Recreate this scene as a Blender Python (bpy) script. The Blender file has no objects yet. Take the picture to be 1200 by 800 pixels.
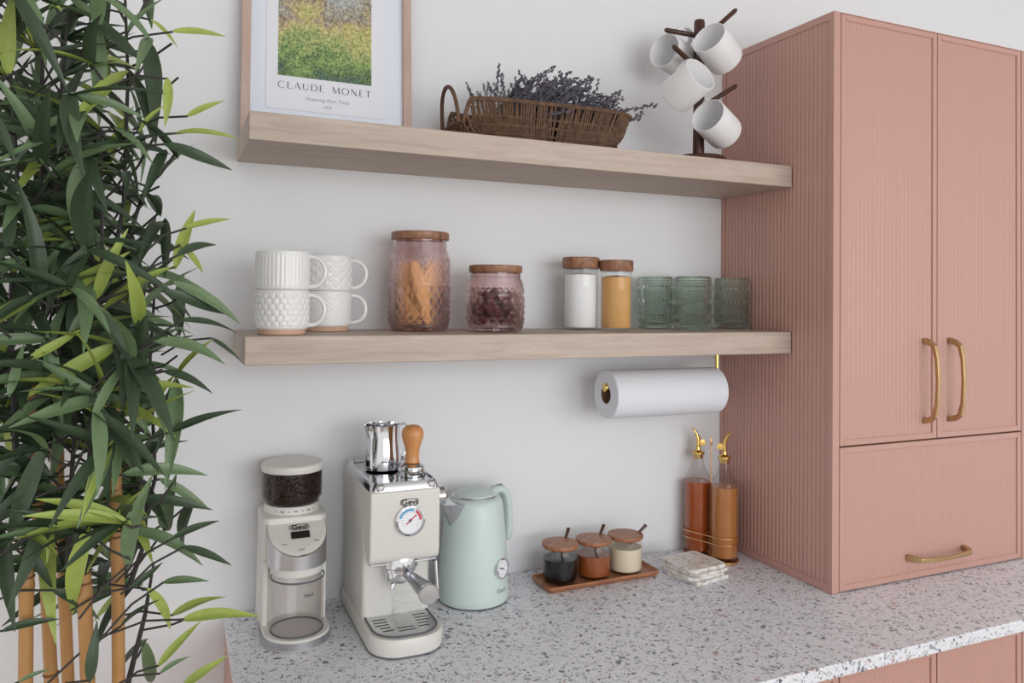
import bpy, bmesh, math, random
from mathutils import Vector, Matrix, Euler
PI = math.pi
random.seed(7)
scene = bpy.context.scene
COL = scene.collection

# ------------------------------------------------------------------ camera
# wall plane y = 0, worktop z = 0, left side of the tall cabinet x = 0, metres
FPX, CYPX = 908.7186, 327.1441
CAM = Vector((-1.2913, -1.6121, 0.6231)); YAW, PIT, ROL = .4125, .0218, .0131
_F0 = Vector((math.sin(YAW), math.cos(YAW), 0)); _R0 = Vector((math.cos(YAW), -math.sin(YAW), 0)); _U0 = Vector((0, 0, 1))
_F = _F0*math.cos(PIT)+_U0*math.sin(PIT); _U = _U0*math.cos(PIT)-_F0*math.sin(PIT)
_R = _R0*math.cos(ROL)+_U*math.sin(ROL); _U = _U*math.cos(ROL)-_R0*math.sin(ROL)
cd = bpy.data.cameras.new('camera'); cam = bpy.data.objects.new('camera', cd); COL.objects.link(cam)
cd.sensor_width = 36; cd.lens = FPX/1200*36; cd.shift_y = (CYPX-400)/1200; cd.clip_start = .05
cam.matrix_world = Matrix(((_R.x, _U.x, -_F.x, CAM.x), (_R.y, _U.y, -_F.y, CAM.y), (_R.z, _U.z, -_F.z, CAM.z), (0, 0, 0, 1)))
scene.camera = cam
def ony(u, v, y):
    d = _F+_R*((u-600)/FPX)+_U*((CYPX-v)/FPX)
    return CAM+d*((y-CAM.y)/d.y)

# ------------------------------------------------------------------ world, light, exposure
w = bpy.data.worlds.new('world'); scene.world = w; w.use_nodes = True
w.node_tree.nodes['Background'].inputs[0].default_value = (1, .97, .94, 1)
w.node_tree.nodes['Background'].inputs[1].default_value = 1.1
def area(name, loc, target, sx, sy, power, color):
    l = bpy.data.lights.new(name, 'AREA'); l.shape = 'RECTANGLE'; l.size = sx; l.size_y = sy; l.energy = power; l.color = color
    o = bpy.data.objects.new(name, l); COL.objects.link(o); o.location = loc
    o.rotation_euler = (Vector(target)-Vector(loc)).to_track_quat('-Z', 'Y').to_euler()
area('window_front_offscreen', (.1, -4.3, .8), (-.45, 0, .5), 3.2, 1.5, 68, (.95, .985, 1))
vs = scene.view_settings
vs.view_transform = 'Standard'; vs.look = 'None'; vs.exposure = -.1; vs.gamma = 1; vs.use_curve_mapping = False

# ------------------------------------------------------------------ helpers
def lin(c):
    c = c/255
    return c/12.92 if c <= .04045 else ((c+.055)/1.055)**2.4
def rgb(r, g, b): return (lin(r), lin(g), lin(b), 1)

class NT:
    def __init__(s, name):
        s.m = bpy.data.materials.new(name); s.m.use_nodes = True; s.t = s.m.node_tree; s.t.nodes.clear()
        s.out = s.n('ShaderNodeOutputMaterial')
    def n(s, t, **k):
        nd = s.t.nodes.new(t)
        for a, b in k.items(): setattr(nd, a, b)
        return nd
    def l(s, a, b): s.t.links.new(a, b)
    def bsdf(s, **k):
        b = s.n('ShaderNodeBsdfPrincipled')
        for a, v in k.items(): b.inputs[a].default_value = v
        s.l(b.outputs[0], s.out.inputs[0]); return b
    def coord(s, scale=(1, 1, 1), kind='Object'):
        tc = s.n('ShaderNodeTexCoord'); mp = s.n('ShaderNodeMapping'); mp.inputs['Scale'].default_value = scale
        s.l(tc.outputs[kind], mp.inputs[0]); return mp.outputs[0]
    def noise(s, vec, scale, detail=4, rough=.55, dist=0):
        n = s.n('ShaderNodeTexNoise'); s.l(vec, n.inputs['Vector'])
        n.inputs['Scale'].default_value = scale; n.inputs['Detail'].default_value = detail
        n.inputs['Roughness'].default_value = rough; n.inputs['Distortion'].default_value = dist
        return n
    def ramp(s, fac, stops, interp='LINEAR'):
        r = s.n('ShaderNodeValToRGB'); r.color_ramp.interpolation = interp
        e = r.color_ramp.elements
        while len(e) < len(stops): e.new(.5)
        for el, (p, c) in zip(e, stops): el.position = p; el.color = c
        s.l(fac, r.inputs[0]); return r.outputs[0]
    def mix(s, fac, a, b):
        m = s.n('ShaderNodeMix'); m.data_type = 'RGBA'
        if isinstance(fac, float): m.inputs[0].default_value = fac
        else: s.l(fac, m.inputs[0])
        for i, x in ((6, a), (7, b)):
            if isinstance(x, tuple): m.inputs[i].default_value = x
            else: s.l(x, m.inputs[i])
        return m.outputs[2]
    def math(s, op, a, b=None):
        m = s.n('ShaderNodeMath'); m.operation = op
        for i, x in ((0, a), (1, b)):
            if x is None: continue
            if isinstance(x, (int, float)): m.inputs[i].default_value = x
            else: s.l(x, m.inputs[i])
        return m.outputs[0]
    def bump(s, h, b, strength, dist=.001):
        n = s.n('ShaderNodeBump'); n.inputs['Strength'].default_value = strength; n.inputs['Distance'].default_value = dist
        s.l(h, n.inputs['Height']); s.l(n.outputs[0], b.inputs['Normal'])

def plain(name, c, rough=.5, metal=0, var=.04, scale=30, **k):
    t = NT(name); b = t.bsdf(Roughness=rough, Metallic=metal, **k)
    n = t.noise(t.coord(), scale, 3)
    lo = tuple(x*(1-var) for x in c[:3])+(1,); hi = tuple(min(1, x*(1+var)) for x in c[:3])+(1,)
    t.l(t.mix(n.outputs[0], lo, hi), b.inputs['Base Color'])
    return t.m
def wood(name, dark, light, scale=(1, 14, 14), rough=.5, sc=6):
    t = NT(name); b = t.bsdf(Roughness=rough)
    v = t.coord(scale); n = t.noise(v, sc, 6, .6, .6); n2 = t.noise(t.coord(tuple(q*5 for q in scale)), sc*1.5, 3, .6)
    f = t.math('ADD', t.math('MULTIPLY', n.outputs[0], .75), t.math('MULTIPLY', n2.outputs[0], .25))
    t.l(t.ramp(f, [(.33, dark), (.66, light)]), b.inputs['Base Color'])
    t.bump(n2.outputs[0], b, .15, .0005); return t.m
def thin_glass(name, tint, refl=.4, rough=.02):
    t = NT(name); tr = t.n('ShaderNodeBsdfTransparent'); tr.inputs[0].default_value = tint
    gl = t.n('ShaderNodeBsdfGlossy'); gl.inputs['Roughness'].default_value = rough
    lw = t.n('ShaderNodeLayerWeight'); lw.inputs[0].default_value = .5
    f = t.math('ADD', t.math('MULTIPLY', t.math('POWER', lw.outputs['Facing'], 3), refl), .025)
    mx = t.n('ShaderNodeMixShader'); t.l(f, mx.inputs[0]); t.l(tr.outputs[0], mx.inputs[1]); t.l(gl.outputs[0], mx.inputs[2])
    t.l(mx.outputs[0], t.out.inputs[0]); return t.m
def solid_glass(name, c, rough=.03, ior=1.45):
    t = NT(name); b = t.bsdf(Roughness=rough, IOR=ior); b.inputs['Base Color'].default_value = c
    b.inputs['Transmission Weight'].default_value = 1; return t.m

def pressed_glass(name, c, ior=1.42, clear=.5):
    """tinted pressed glass: part straight-through, part refracted by the relief"""
    t = NT(name); g_ = t.n('ShaderNodeBsdfPrincipled'); g_.inputs['Base Color'].default_value = c; g_.inputs['Roughness'].default_value = .01
    g_.inputs['IOR'].default_value = ior; g_.inputs['Transmission Weight'].default_value = 1
    tr = t.n('ShaderNodeBsdfTransparent'); tr.inputs[0].default_value = c
    mx = t.n('ShaderNodeMixShader'); mx.inputs[0].default_value = clear
    t.l(g_.outputs[0], mx.inputs[1]); t.l(tr.outputs[0], mx.inputs[2]); t.l(mx.outputs[0], t.out.inputs[0]); return t.m

class MB:
    """collects faces; build() links ONE mesh object"""
    def __init__(s): s.v = []; s.f = []
    def add(s, vs, fs, xf=None):
        o = len(s.v)
        s.v += [tuple(xf @ Vector(p)) if xf else tuple(p) for p in vs]
        s.f += [tuple(i+o for i in f) for f in fs]; return s
    def box(s, x0, x1, y0, y1, z0, z1, xf=None):
        v = [(x, y, z) for z in (z0, z1) for y in (y0, y1) for x in (x0, x1)]
        return s.add(v, [(0, 2, 3, 1), (4, 5, 7, 6), (0, 1, 5, 4), (2, 6, 7, 3), (0, 4, 6, 2), (1, 3, 7, 5)], xf)
    def loft(s, rings, cap0=True, cap1=True, closed=True, xf=None):
        n = len(rings[0]); v = [p for r in rings for p in r]; f = []
        for k in range(len(rings)-1):
            for i in range(n if closed else n-1):
                j = (i+1) % n; f.append((k*n+i, k*n+j, (k+1)*n+j, (k+1)*n+i))
        if cap0: f.append(tuple(reversed(range(n))))
        if cap1: f.append(tuple((len(rings)-1)*n+i for i in range(n)))
        return s.add(v, f, xf)
    def lathe(s, prof, seg=32, xf=None, rf=None, cap0=None, cap1=None):
        rings = []
        for r, z in prof:
            ring = []
            for i in range(seg):
                a = 2*PI*i/seg; q = rf(a, z, r) if rf else r
                ring.append((q*math.cos(a), q*math.sin(a), z))
            rings.append(ring)
        return s.loft(rings, True if cap0 is None else cap0, True if cap1 is None else cap1, True, xf)
    def tube(s, path, rad, seg=8, caps=True, xf=None):
        P = [Vector(p) for p in path]; n = len(P)
        if isinstance(rad, (int, float)): rad = [rad]*n
        t0 = (P[1]-P[0]).normalized(); up = Vector((0, 0, 1)) if abs(t0.z) < .9 else Vector((1, 0, 0))
        nr = t0.cross(up).normalized(); rings = []
        for i in range(n):
            t = (P[min(i+1, n-1)]-P[max(i-1, 0)]).normalized()
            nr = (nr-t*nr.dot(t)).normalized(); bn = t.cross(nr)
            rings.append([tuple(P[i]+(nr*math.cos(2*PI*k/seg)+bn*math.sin(2*PI*k/seg))*rad[i]) for k in range(seg)])
        return s.loft(rings, caps, caps, True, xf)
    def build(s, name, mat, parent=None, smooth=True, ang=.65, bevel=0, seg=2, recalc=True):
        me = bpy.data.meshes.new(name); me.from_pydata(s.v, [], s.f)
        if recalc:
            bm = bmesh.new(); bm.from_mesh(me); bmesh.ops.recalc_face_normals(bm, faces=bm.faces); bm.to_mesh(me); bm.free()
        if smooth:
            me.polygons.foreach_set('use_smooth', [True]*len(me.polygons)); me.set_sharp_from_angle(angle=ang)
        if mat: me.materials.append(mat)
        o = bpy.data.objects.new(name, me); COL.objects.link(o)
        if parent: o.parent = parent
        if bevel:
            b = o.modifiers.new('bevel', 'BEVEL'); b.width = bevel; b.segments = seg; b.limit_method = 'ANGLE'; b.angle_limit = .6
        return o
def rrect(x0, x1, y0, y1, r, z, seg=5, rads=None):
    """rounded rectangle ring, counter-clockwise from the front-left corner; rads = per corner fl, fr, br, bl"""
    R = rads or (r, r, r, r); out = []
    for (cx, cy, a0), q in zip(((x0, y0, PI), (x1, y0, 1.5*PI), (x1, y1, 0), (x0, y1, .5*PI)), R):
        sx = 1 if cx == x0 else -1; sy = 1 if cy == y0 else -1
        for k in range(seg+1):
            a = a0+.5*PI*k/seg
            out.append((cx+sx*q+q*math.cos(a), cy+sy*q+q*math.sin(a), z))
    return out
def tag(o, label, cat, group=None):
    o['label'] = label; o['category'] = cat
    if group: o['group'] = group
    return o
def thing(name, label, cat, loc=(0, 0, 0), rz=0, group=None):
    o = bpy.data.objects.new(name, None); COL.objects.link(o); o.location = loc; o.rotation_euler = (0, 0, rz); o.empty_display_size = .02
    return tag(o, label, cat, group)
def struct(o): o['kind'] = 'structure'; return o
def stuff(o): o['kind'] = 'stuff'; return o
def copy_tree(o, parent=None):
    c = o.copy(); COL.objects.link(c); c.parent = parent
    for ch in list(o.children): copy_tree(ch, c)
    return c
def text(name, body, size, mat, parent, mx, extrude=.0002, sx=1, shear=0, bold=0):
    cu = bpy.data.curves.new('t', 'FONT'); cu.body = body; cu.size = size; cu.align_x = 'CENTER'; cu.align_y = 'CENTER'
    cu.extrude = extrude; cu.shear = shear; cu.offset = bold
    o = bpy.data.objects.new('t', cu); COL.objects.link(o)
    me = bpy.data.meshes.new_from_object(o.evaluated_get(bpy.context.evaluated_depsgraph_get()))
    bpy.data.objects.remove(o); bpy.data.curves.remove(cu)
    me.transform(mx @ Matrix.Diagonal((sx, 1, 1, 1))); me.materials.clear(); me.materials.append(mat); me.name = name
    t = bpy.data.objects.new(name, me); COL.objects.link(t); t.parent = parent; return t
FRONT = Matrix.Rotation(PI/2, 4, 'X')      # XY drawing -> upright, facing -y
def T(x, y, z): return Matrix.Translation((x, y, z))

# ------------------------------------------------------------------ materials
def wall_mat():
    t = NT('wall_paint'); b = t.bsdf(Roughness=.75); v = t.coord()
    n = t.noise(v, 220, 3, .6)
    t.l(t.mix(t.noise(v, 1.5, 2).outputs[0], rgb(226, 228, 232), rgb(228, 229, 232)), b.inputs['Base Color'])
    t.bump(n.outputs[0], b, .35, .0012); return t.m
def terrazzo():
    t = NT('terrazzo'); b = t.bsdf(Roughness=.42)
    v0 = t.coord(); nz = t.noise(v0, 35, 2)
    va = t.n('ShaderNodeVectorMath', operation='MULTIPLY_ADD'); t.l(nz.outputs['Color'], va.inputs[0]); va.inputs[1].default_value = (.028, .028, .028); t.l(v0, va.inputs[2])
    col = t.mix(t.noise(v0, 9, 4).outputs[0], rgb(220, 223, 231), rgb(232, 234, 240))
    for sc, thr, stops in ((210, .42, [(0, rgb(184, 186, 194)), (.35, rgb(210, 207, 209)), (.6, rgb(156, 157, 166)), (.86, rgb(204, 182, 180)), (.93, rgb(126, 127, 137))]),
                           (112, .37, [(0, rgb(178, 181, 190)), (.3, rgb(128, 130, 140)), (.5, rgb(158, 162, 174)), (.64, rgb(238, 238, 241)), (.82, rgb(190, 162, 160)), (.9, rgb(104, 106, 116))])):
        vo = t.n('ShaderNodeTexVoronoi'); vo.inputs['Scale'].default_value = sc; vo.inputs['Randomness'].default_value = 1; t.l(va.outputs[0], vo.inputs['Vector'])
        sp = t.n('ShaderNodeSeparateColor'); t.l(vo.outputs['Color'], sp.inputs[0])
        lim = t.math('MULTIPLY', t.math('POWER', sp.outputs[0], 1.6), thr*1.5)
        mask = t.math('LESS_THAN', vo.outputs['Distance'], t.math('MULTIPLY', lim, 1.0))
        col = t.mix(mask, col, t.ramp(sp.outputs[1], stops, 'CONSTANT'))
    t.l(col, b.inputs['Base Color']); return t.m
M = {}
M['wall'] = wall_mat(); M['terrazzo'] = terrazzo()
M['ceiling'] = plain('ceiling_paint', rgb(232, 232, 232), .9); M['floor'] = wood('floor_boards', rgb(120, 100, 84), rgb(150, 128, 108), (1, 10, 1))
M['pink'] = plain('pink_lacquer', rgb(192, 150, 139), .40, var=.02)
M['oak'] = wood('pale_oak', rgb(172, 154, 142), rgb(196, 182, 170), (1.2, 16, 16), .55, 5)
M['walnut'] = wood('walnut', rgb(96, 62, 46), rgb(176, 128, 98), (6, 30, 10), .4, 4)
M['acacia'] = wood('acacia', rgb(130, 80, 54), rgb(176, 120, 84), (4, 24, 10), .4, 5)
M['darkwood'] = wood('dark_wood', rgb(44, 24, 16), rgb(84, 48, 32), (20, 20, 4), .35, 5)
M['framewood'] = wood('frame_wood', rgb(176, 150, 138), rgb(196, 172, 160), (14, 14, 2), .5, 5)
M['beech'] = wood('beech', rgb(190, 128, 76), rgb(212, 152, 98), (12, 12, 3), .35, 5)
M['brass'] = plain('aged_brass', rgb(192, 164, 122), .34, 1, .05)
M['gold'] = plain('polished_gold', rgb(224, 188, 116), .2, 1, .04)
M['rosegold'] = plain('pale_gold_wire', rgb(236, 184, 132), .25, 1, .04)
M['chrome'] = plain('chrome', rgb(214, 216, 220), .1, 1, .02)
M['steel'] = plain('brushed_steel', rgb(196, 196, 198), .3, 1, .06, 60)
M['cream'] = plain('cream_plastic', rgb(217, 215, 210), .4, var=.01)
M['mint'] = plain('mint_enamel', rgb(200, 216, 212), .35, var=.01)
M['black'] = plain('black_plastic', rgb(26, 24, 24), .35)
M['dgrey'] = plain('grey_rubber', rgb(96, 98, 104), .5)
M['white'] = plain('white_glaze', rgb(232, 232, 232), .18, var=.01)
M['matwhite'] = plain('matte_white_ceramic', rgb(232, 232, 234), .5, var=.01)
M['clay'] = plain('bare_clay', rgb(212, 176, 150), .75)
M['paper'] = plain('kitchen_paper', rgb(224, 227, 234), .9, var=.01)
M['card'] = plain('paper_print', rgb(226, 228, 236), .8, var=.005)
M['matboard'] = plain('mount_board', rgb(222, 228, 240), .85, var=.005)
M['ink'] = plain('ink', rgb(84, 86, 100), .8)
M['ink2'] = plain('pale_ink', rgb(150, 150, 160), .8)
M['logo'] = plain('logo_black', rgb(34, 32, 32), .4)
M['dial'] = plain('dial_white', rgb(232, 234, 238), .5, var=.005)
M['blue'] = plain('dial_blue', rgb(84, 160, 205), .5); M['red'] = plain('dial_red', rgb(200, 50, 70), .5)
M['bottleglass'] = thin_glass('bottle_glass', (.93, .92, .92, 1), .6)
M['clear'] = thin_glass('clear_glass', (.97, .98, .98, 1)); M['smoke'] = thin_glass('smoke_tint_plastic', (.93, .915, .92, 1), .5)
M['hopper'] = thin_glass('hopper_plastic', (.72, .69, .70, 1), .45)
M['pinkglass'] = pressed_glass('pink_pressed_glass', (.985, .86, .86, 1), 1.45, .22)
M['greenglass'] = pressed_glass('green_pressed_glass', (.90, .97, .928, 1), 1.47, .2)
M['bean'] = plain('roasted_bean', rgb(52, 34, 28), .35, var=.2)
M['sugar'] = plain('white_sugar', rgb(240, 240, 242), .9, var=.01, scale=300)
M['bsugar'] = plain('brown_sugar', rgb(214, 164, 104), .9, var=.12, scale=200)
M['oil1'] = plain('amber_syrup', rgb(166, 82, 34), .12, var=.05, **{'Coat Weight': .3})
M['oil2'] = plain('honey_oil', rgb(182, 120, 62), .12, var=.05, **{'Coat Weight': .3})
M['coffee'] = plain('black_coffee_syrup', rgb(18, 10, 10), .2, var=.1)
M['caramel'] = plain('caramel_sauce', rgb(146, 78, 38), .15, var=.05)
M['creamfill'] = plain('vanilla_cream', rgb(222, 208, 184), .5, var=.03)
M['biscuit'] = plain('biscuit', rgb(240, 202, 140), .85, var=.2, scale=90)
M['cherry'] = plain('dried_cherry', rgb(96, 30, 34), .4, var=.3, scale=60)
M['wicker'] = wood('brown_wicker', rgb(64, 45, 33), rgb(116, 85, 62), (30, 30, 30), .7, 3)
M['lav'] = plain('dried_lavender', rgb(96, 93, 104), .9, var=.35, scale=150)
M['lavstem'] = plain('lavender_stem', rgb(104, 100, 84), .9)
M['leafd'] = plain('leaf_dark', rgb(58, 76, 54), .48, var=.35, scale=18)
M['leafm'] = plain('leaf_mid', rgb(102, 126, 90), .45, var=.25, scale=18)
M['leafy'] = plain('leaf_yellow_green', rgb(154, 172, 84), .5, var=.2, scale=14)
M['cane'] = plain('bamboo_cane', rgb(178, 132, 80), .42, var=.22, scale=9)
M['scar'] = plain('node_scar', rgb(120, 78, 44), .7)
M['twig'] = plain('dark_twig', rgb(54, 52, 50), .7)
M['pot'] = plain('pot_glaze', rgb(70, 66, 64), .6); M['soil'] = plain('potting_moss', rgb(70, 60, 44), .95, var=.4, scale=80)
def marble():
    t = NT('marble'); b = t.bsdf(Roughness=.3); n = t.noise(t.coord(), 13, 4, .55, 1.6)
    t.l(t.ramp(n.outputs[0], [(.40, rgb(232, 232, 232)), (.475, rgb(222, 218, 212)), (.49, rgb(172, 146, 126)), (.51, rgb(226, 222, 216)), (.62, rgb(238, 238, 238))]), b.inputs['Base Color'])
    return t.m
M['marble'] = marble()
def painting():
    t = NT('landscape_print'); b = t.bsdf(Roughness=.8); v = t.coord()
    big = t.noise(v, 14, 4, .6, 1); fine = t.noise(t.coord((1.3, 1, 1)), 150, 3, .7, .6)
    sp = t.n('ShaderNodeSeparateXYZ'); t.l(v, sp.inputs[0])
    h = t.math('ADD', t.math('MULTIPLY', t.math('SUBTRACT', sp.outputs[2], .124), 3.6), t.math('MULTIPLY', t.math('SUBTRACT', big.outputs[0], .5), .9))
    base = t.ramp(h, [(0, rgb(104, 130, 118)), (.07, rgb(120, 148, 108)), (.16, rgb(156, 182, 126)), (.28, rgb(186, 192, 140)), (.42, rgb(206, 200, 156)), (.52, rgb(186, 170, 164)), (.7, rgb(196, 200, 206))])
    dk = t.ramp(fine.outputs[0], [(.36, rgb(70, 78, 76)), (.48, rgb(140, 146, 130)), (.62, rgb(196, 194, 170))])
    mm = t.n('ShaderNodeMix'); mm.data_type = 'RGBA'; mm.blend_type = 'OVERLAY'; mm.inputs[0].default_value = .85
    t.l(base, mm.inputs[6]); t.l(dk, mm.inputs[7]); t.l(mm.outputs[2], b.inputs['Base Color']); return t.m
M['painting'] = painting()

# ------------------------------------------------------------------ setting
struct(MB().box(-3.2, 2.6, 0, .1, -.9, 1.7).build('wall_back', M['wall'], smooth=False))
struct(MB().box(-3.2, 2.6, -4.5, 0, -1.0, -.9).build('floor', M['floor'], smooth=False))
struct(MB().box(-3.2, 2.6, -4.5, .1, 1.7, 1.8).build('ceiling', M['ceiling'], smooth=False))

# ------------------------------------------------------------------ worktop and base cabinets
WX0, WX1, WD, WT = -1.187, 1.2, .609, .0236
tag(MB().box(WX0, WX1, -WD, -.001, -WT, 0).build('worktop', M['terrazzo'], bevel=.002), 'speckled grey and white terrazzo worktop running along the wall', 'worktop')

def reeds(x0, x1, z0, z1, y, pitch=.0122, amp=.001, xf=None):
    """shallow vertical half-round reeding facing -y"""
    n = max(1, round((x1-x0)/pitch)); p = (x1-x0)/n; xs = []; ys = []
    for i in range(n):
        for k in range(6):
            xs.append(x0+p*(i+k/6)); ys.append(y-amp*2*(math.sin(PI*k/6))**.7 if k else y)
    xs.append(x1); ys.append(y); m = MB()
    v = [(a, b, z0) for a, b in zip(xs, ys)]+[(a, b, z1) for a, b in zip(xs, ys)]
    N = len(xs); m.add(v, [(i, i+1, N+i+1, N+i) for i in range(N-1)], xf); return m
def framed(x0, x1, z0, z1, yf, th, b=.013, rec=.004):
    """thin framed door leaf: four border rails and a back board"""
    m = MB(); yb = yf+th
    m.box(x0, x0+b, yf, yb, z0, z1); m.box(x1-b, x1, yf, yb, z0, z1)
    m.box(x0+b, x1-b, yf, yb, z0, z0+b); m.box(x0+b, x1-b, yf, yb, z1-b, z1); m.box(x0+b, x1-b, yf+rec+.001, yb, z0+b, z1-b)
    return m
def pull(length):
    """arched bar pull along local z, projecting towards -y, flared feet"""
    m = MB(); L = length/2; rings = []
    prof = [(-L, 0, .0075, .006), (-L+.004, -.012, .006, .006), (-L+.012, -.024, .0048, .005), (-L*.55, -.031, .0042, .0042), (0, -.0335, .004, .004)]
    prof = prof+[(-a, b, c, d) for a, b, c, d in reversed(prof[:-1])]
    for i, (z, y, hx, hy) in enumerate(prof):
        z0, y0 = prof[max(i-1, 0)][:2]; z1, y1 = prof[min(i+1, len(prof)-1)][:2]
        t = Vector((0, y1-y0, z1-z0)).normalized(); nn = Vector((0, -t.z, t.y))
        if i in (0, len(prof)-1): nn = Vector((0, 0, 1 if i == 0 else -1))*-1
        c = Vector((0, y, z))
        rings.append([tuple(c+Vector((sx*hx, 0, 0))+nn*(sy*hy)) for sx, sy in ((-1, -1), (1, -1), (1, 1), (-1, 1))])
    m.loft(rings); return m

D, H, ST, W1, W, ZG = .3712, 1.244, .0203, .3191, .6153, .3091
# base cabinets: half a metre wide, two doors each
edges = [WX0+.003, -.943, -.453, .037, .527, 1.017]
BL = ['narrow pink base cabinet at the end of the worktop by the bamboo', 'pink base cabinet under the kettle and coffee machine', 'pink base cabinet under the tray of jars and marble coasters',
      'pink base cabinet with framed doors under the tall cabinet doors', None]
for i in range(4):
    a, b = edges[i], edges[i+1]
    t = thing('base_cabinet', BL[i], 'cabinet', ((a+b)/2, 0, -.9), group='pink base cabinets under the worktop')
    hw = (b-a)/2; ztop = .9-WT
    MB().box(-hw+.0002, hw-.0002, -.567, -.002, .1, ztop).build('carcass', M['pink'], t, smooth=False)
    MB().box(-hw+.0002, hw-.0002, -.52, -.002, 0, .1).build('plinth', M['pink'], t, smooth=False)
    nd = 1 if b-a < .4 else 2
    for k in range(nd):
        x0 = -hw+.0015+k*2*hw/nd; x1 = -hw-.0015+(k+1)*2*hw/nd
        d = framed(x0, x1, .11, ztop-.004, -.589, .02).build('door', M['pink'], t, smooth=False, bevel=.0008, seg=1)
        reeds(x0+.013, x1-.013, .123, ztop-.017, -.585).build('reeded_panel', M['pink'], d, ang=1.2, recalc=False)

# ------------------------------------------------------------------ tall cabinet on the worktop
t = thing('tall_cabinet', 'tall dusty pink reeded cupboard with brass handles standing on the worktop', 'cabinet', (0, 0, 0))
RX = W+.022
MB().box(.006, RX, -D+.021, -.002, .001, H).build('carcass', M['pink'], t, smooth=False)
sp = MB()
sp.box(0, .006, -D, -D+.014, .001, H); sp.box(0, .006, -.014, -.002, .001, H); sp.box(0, .006, -D+.014, -.014, .001, .018); sp.box(0, .006, -D+.014, -.014, H-.014, H)
sp.box(.006, ST-.0015, -D, -D+.021, .001, H)
side = sp.build('side_panel', M['pink'], t, smooth=False)
xf = Matrix.Rotation(-PI/2, 4, 'Z')      # local x -> -y, facing -y -> facing -x
reeds(.014, D-.014, .018, H-.014, .0035, xf=xf).build('reeded_panel', M['pink'], side, ang=1.2, recalc=False)
MB().box(0, RX, -D+.0, -.002, H, H+.002).build('top_board', M['pink'], t, smooth=False)
MB().box(W+.0015, RX, -D, -.002, .001, H).build('end_stile', M['pink'], t, smooth=False)
g = .0012
for (x0, x1, hx) in ((ST, W1, .2795), (W1, W, .3635)):
    d = framed(x0+g, x1-g, ZG+.0025, H-.0005, -D, .02).build('door', M['pink'], t, smooth=False, bevel=.001, seg=1)
    reeds(x0+g+.013, x1-g-.013, ZG+.0155, H-.0135, -D+.0042).build('reeded_panel', M['pink'], d, ang=1.2, recalc=False)
    h = pull(.182).build('handle', M['brass'], d, bevel=.0012); h.location = (hx, -D, .4435)
d = framed(ST+g, W-g, .003, ZG-.001, -D, .02).build('lift_up_flap', M['pink'], t, smooth=False, bevel=.001, seg=1)
reeds(ST+g+.013, W-g-.013, .016, ZG-.014, -D+.0042).build('reeded_panel', M['pink'], d, ang=1.2, recalc=False)
h = pull(.182).build('handle', M['brass'], d, bevel=.0012); h.location = (.318, -D, .051); h.rotation_euler = (0, PI/2, 0)

# ------------------------------------------------------------------ shelves
Z1, Z2, TS, DS, XL = .5502, .9287, .0486, .25, -1.1795
for z, lab in ((Z2, 'thick pale oak floating shelf carrying the picture, basket and mug tree'), (Z1, 'thick pale oak floating shelf carrying stacked mugs, jars and green glasses')):
    o = MB().box(0, -XL-.0005, -DS, -.0005, -TS, 0).build('floating_shelf', M['oak'], bevel=.0015); o.location = (XL, 0, z)
    tag(o, lab, 'shelf', 'floating oak shelves')

# ------------------------------------------------------------------ picture frame leaning on the wall
FW, FH = .338, .44
t = thing('picture_frame', 'framed poster in pale wood leaning on the wall above the upper shelf', 'picture', (-1.01, -.045, Z2+.0005)); t.rotation_euler = (math.radians(-4.2), 0, 0)
for nm, bx in (('frame_rail', (-FW/2, -FW/2+.017, 0, FH)), ('frame_rail', (FW/2-.017, FW/2, 0, FH)), ('frame_rail', (-FW/2+.017, FW/2-.017, 0, .017)), ('frame_rail', (-FW/2+.017, FW/2-.017, FH-.017, FH))):
    MB().box(bx[0], bx[1], -.01, .01, bx[2], bx[3]).build(nm, M['framewood'], t, smooth=False, bevel=.001, seg=1)
mt = MB().box(-FW/2+.017, FW/2-.017, .002, .008, .017, FH-.017).build('mount_board', M['matboard'], t, smooth=False)
PX0, PX1, PZ0, PZ1 = -.122, .112, .056, .40
pr = MB().box(PX0, PX1, .0002, .002, PZ0, PZ1).build('poster_sheet', M['card'], t, smooth=False)
AX0, AX1, AZ0, AZ1 = -.100, .086, .124, .375
MB().box(AX0, AX1, -.0006, .0002, AZ0, AZ1).build('landscape_print', M['painting'], pr, smooth=False).location = (0, 0, 0)
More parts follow.
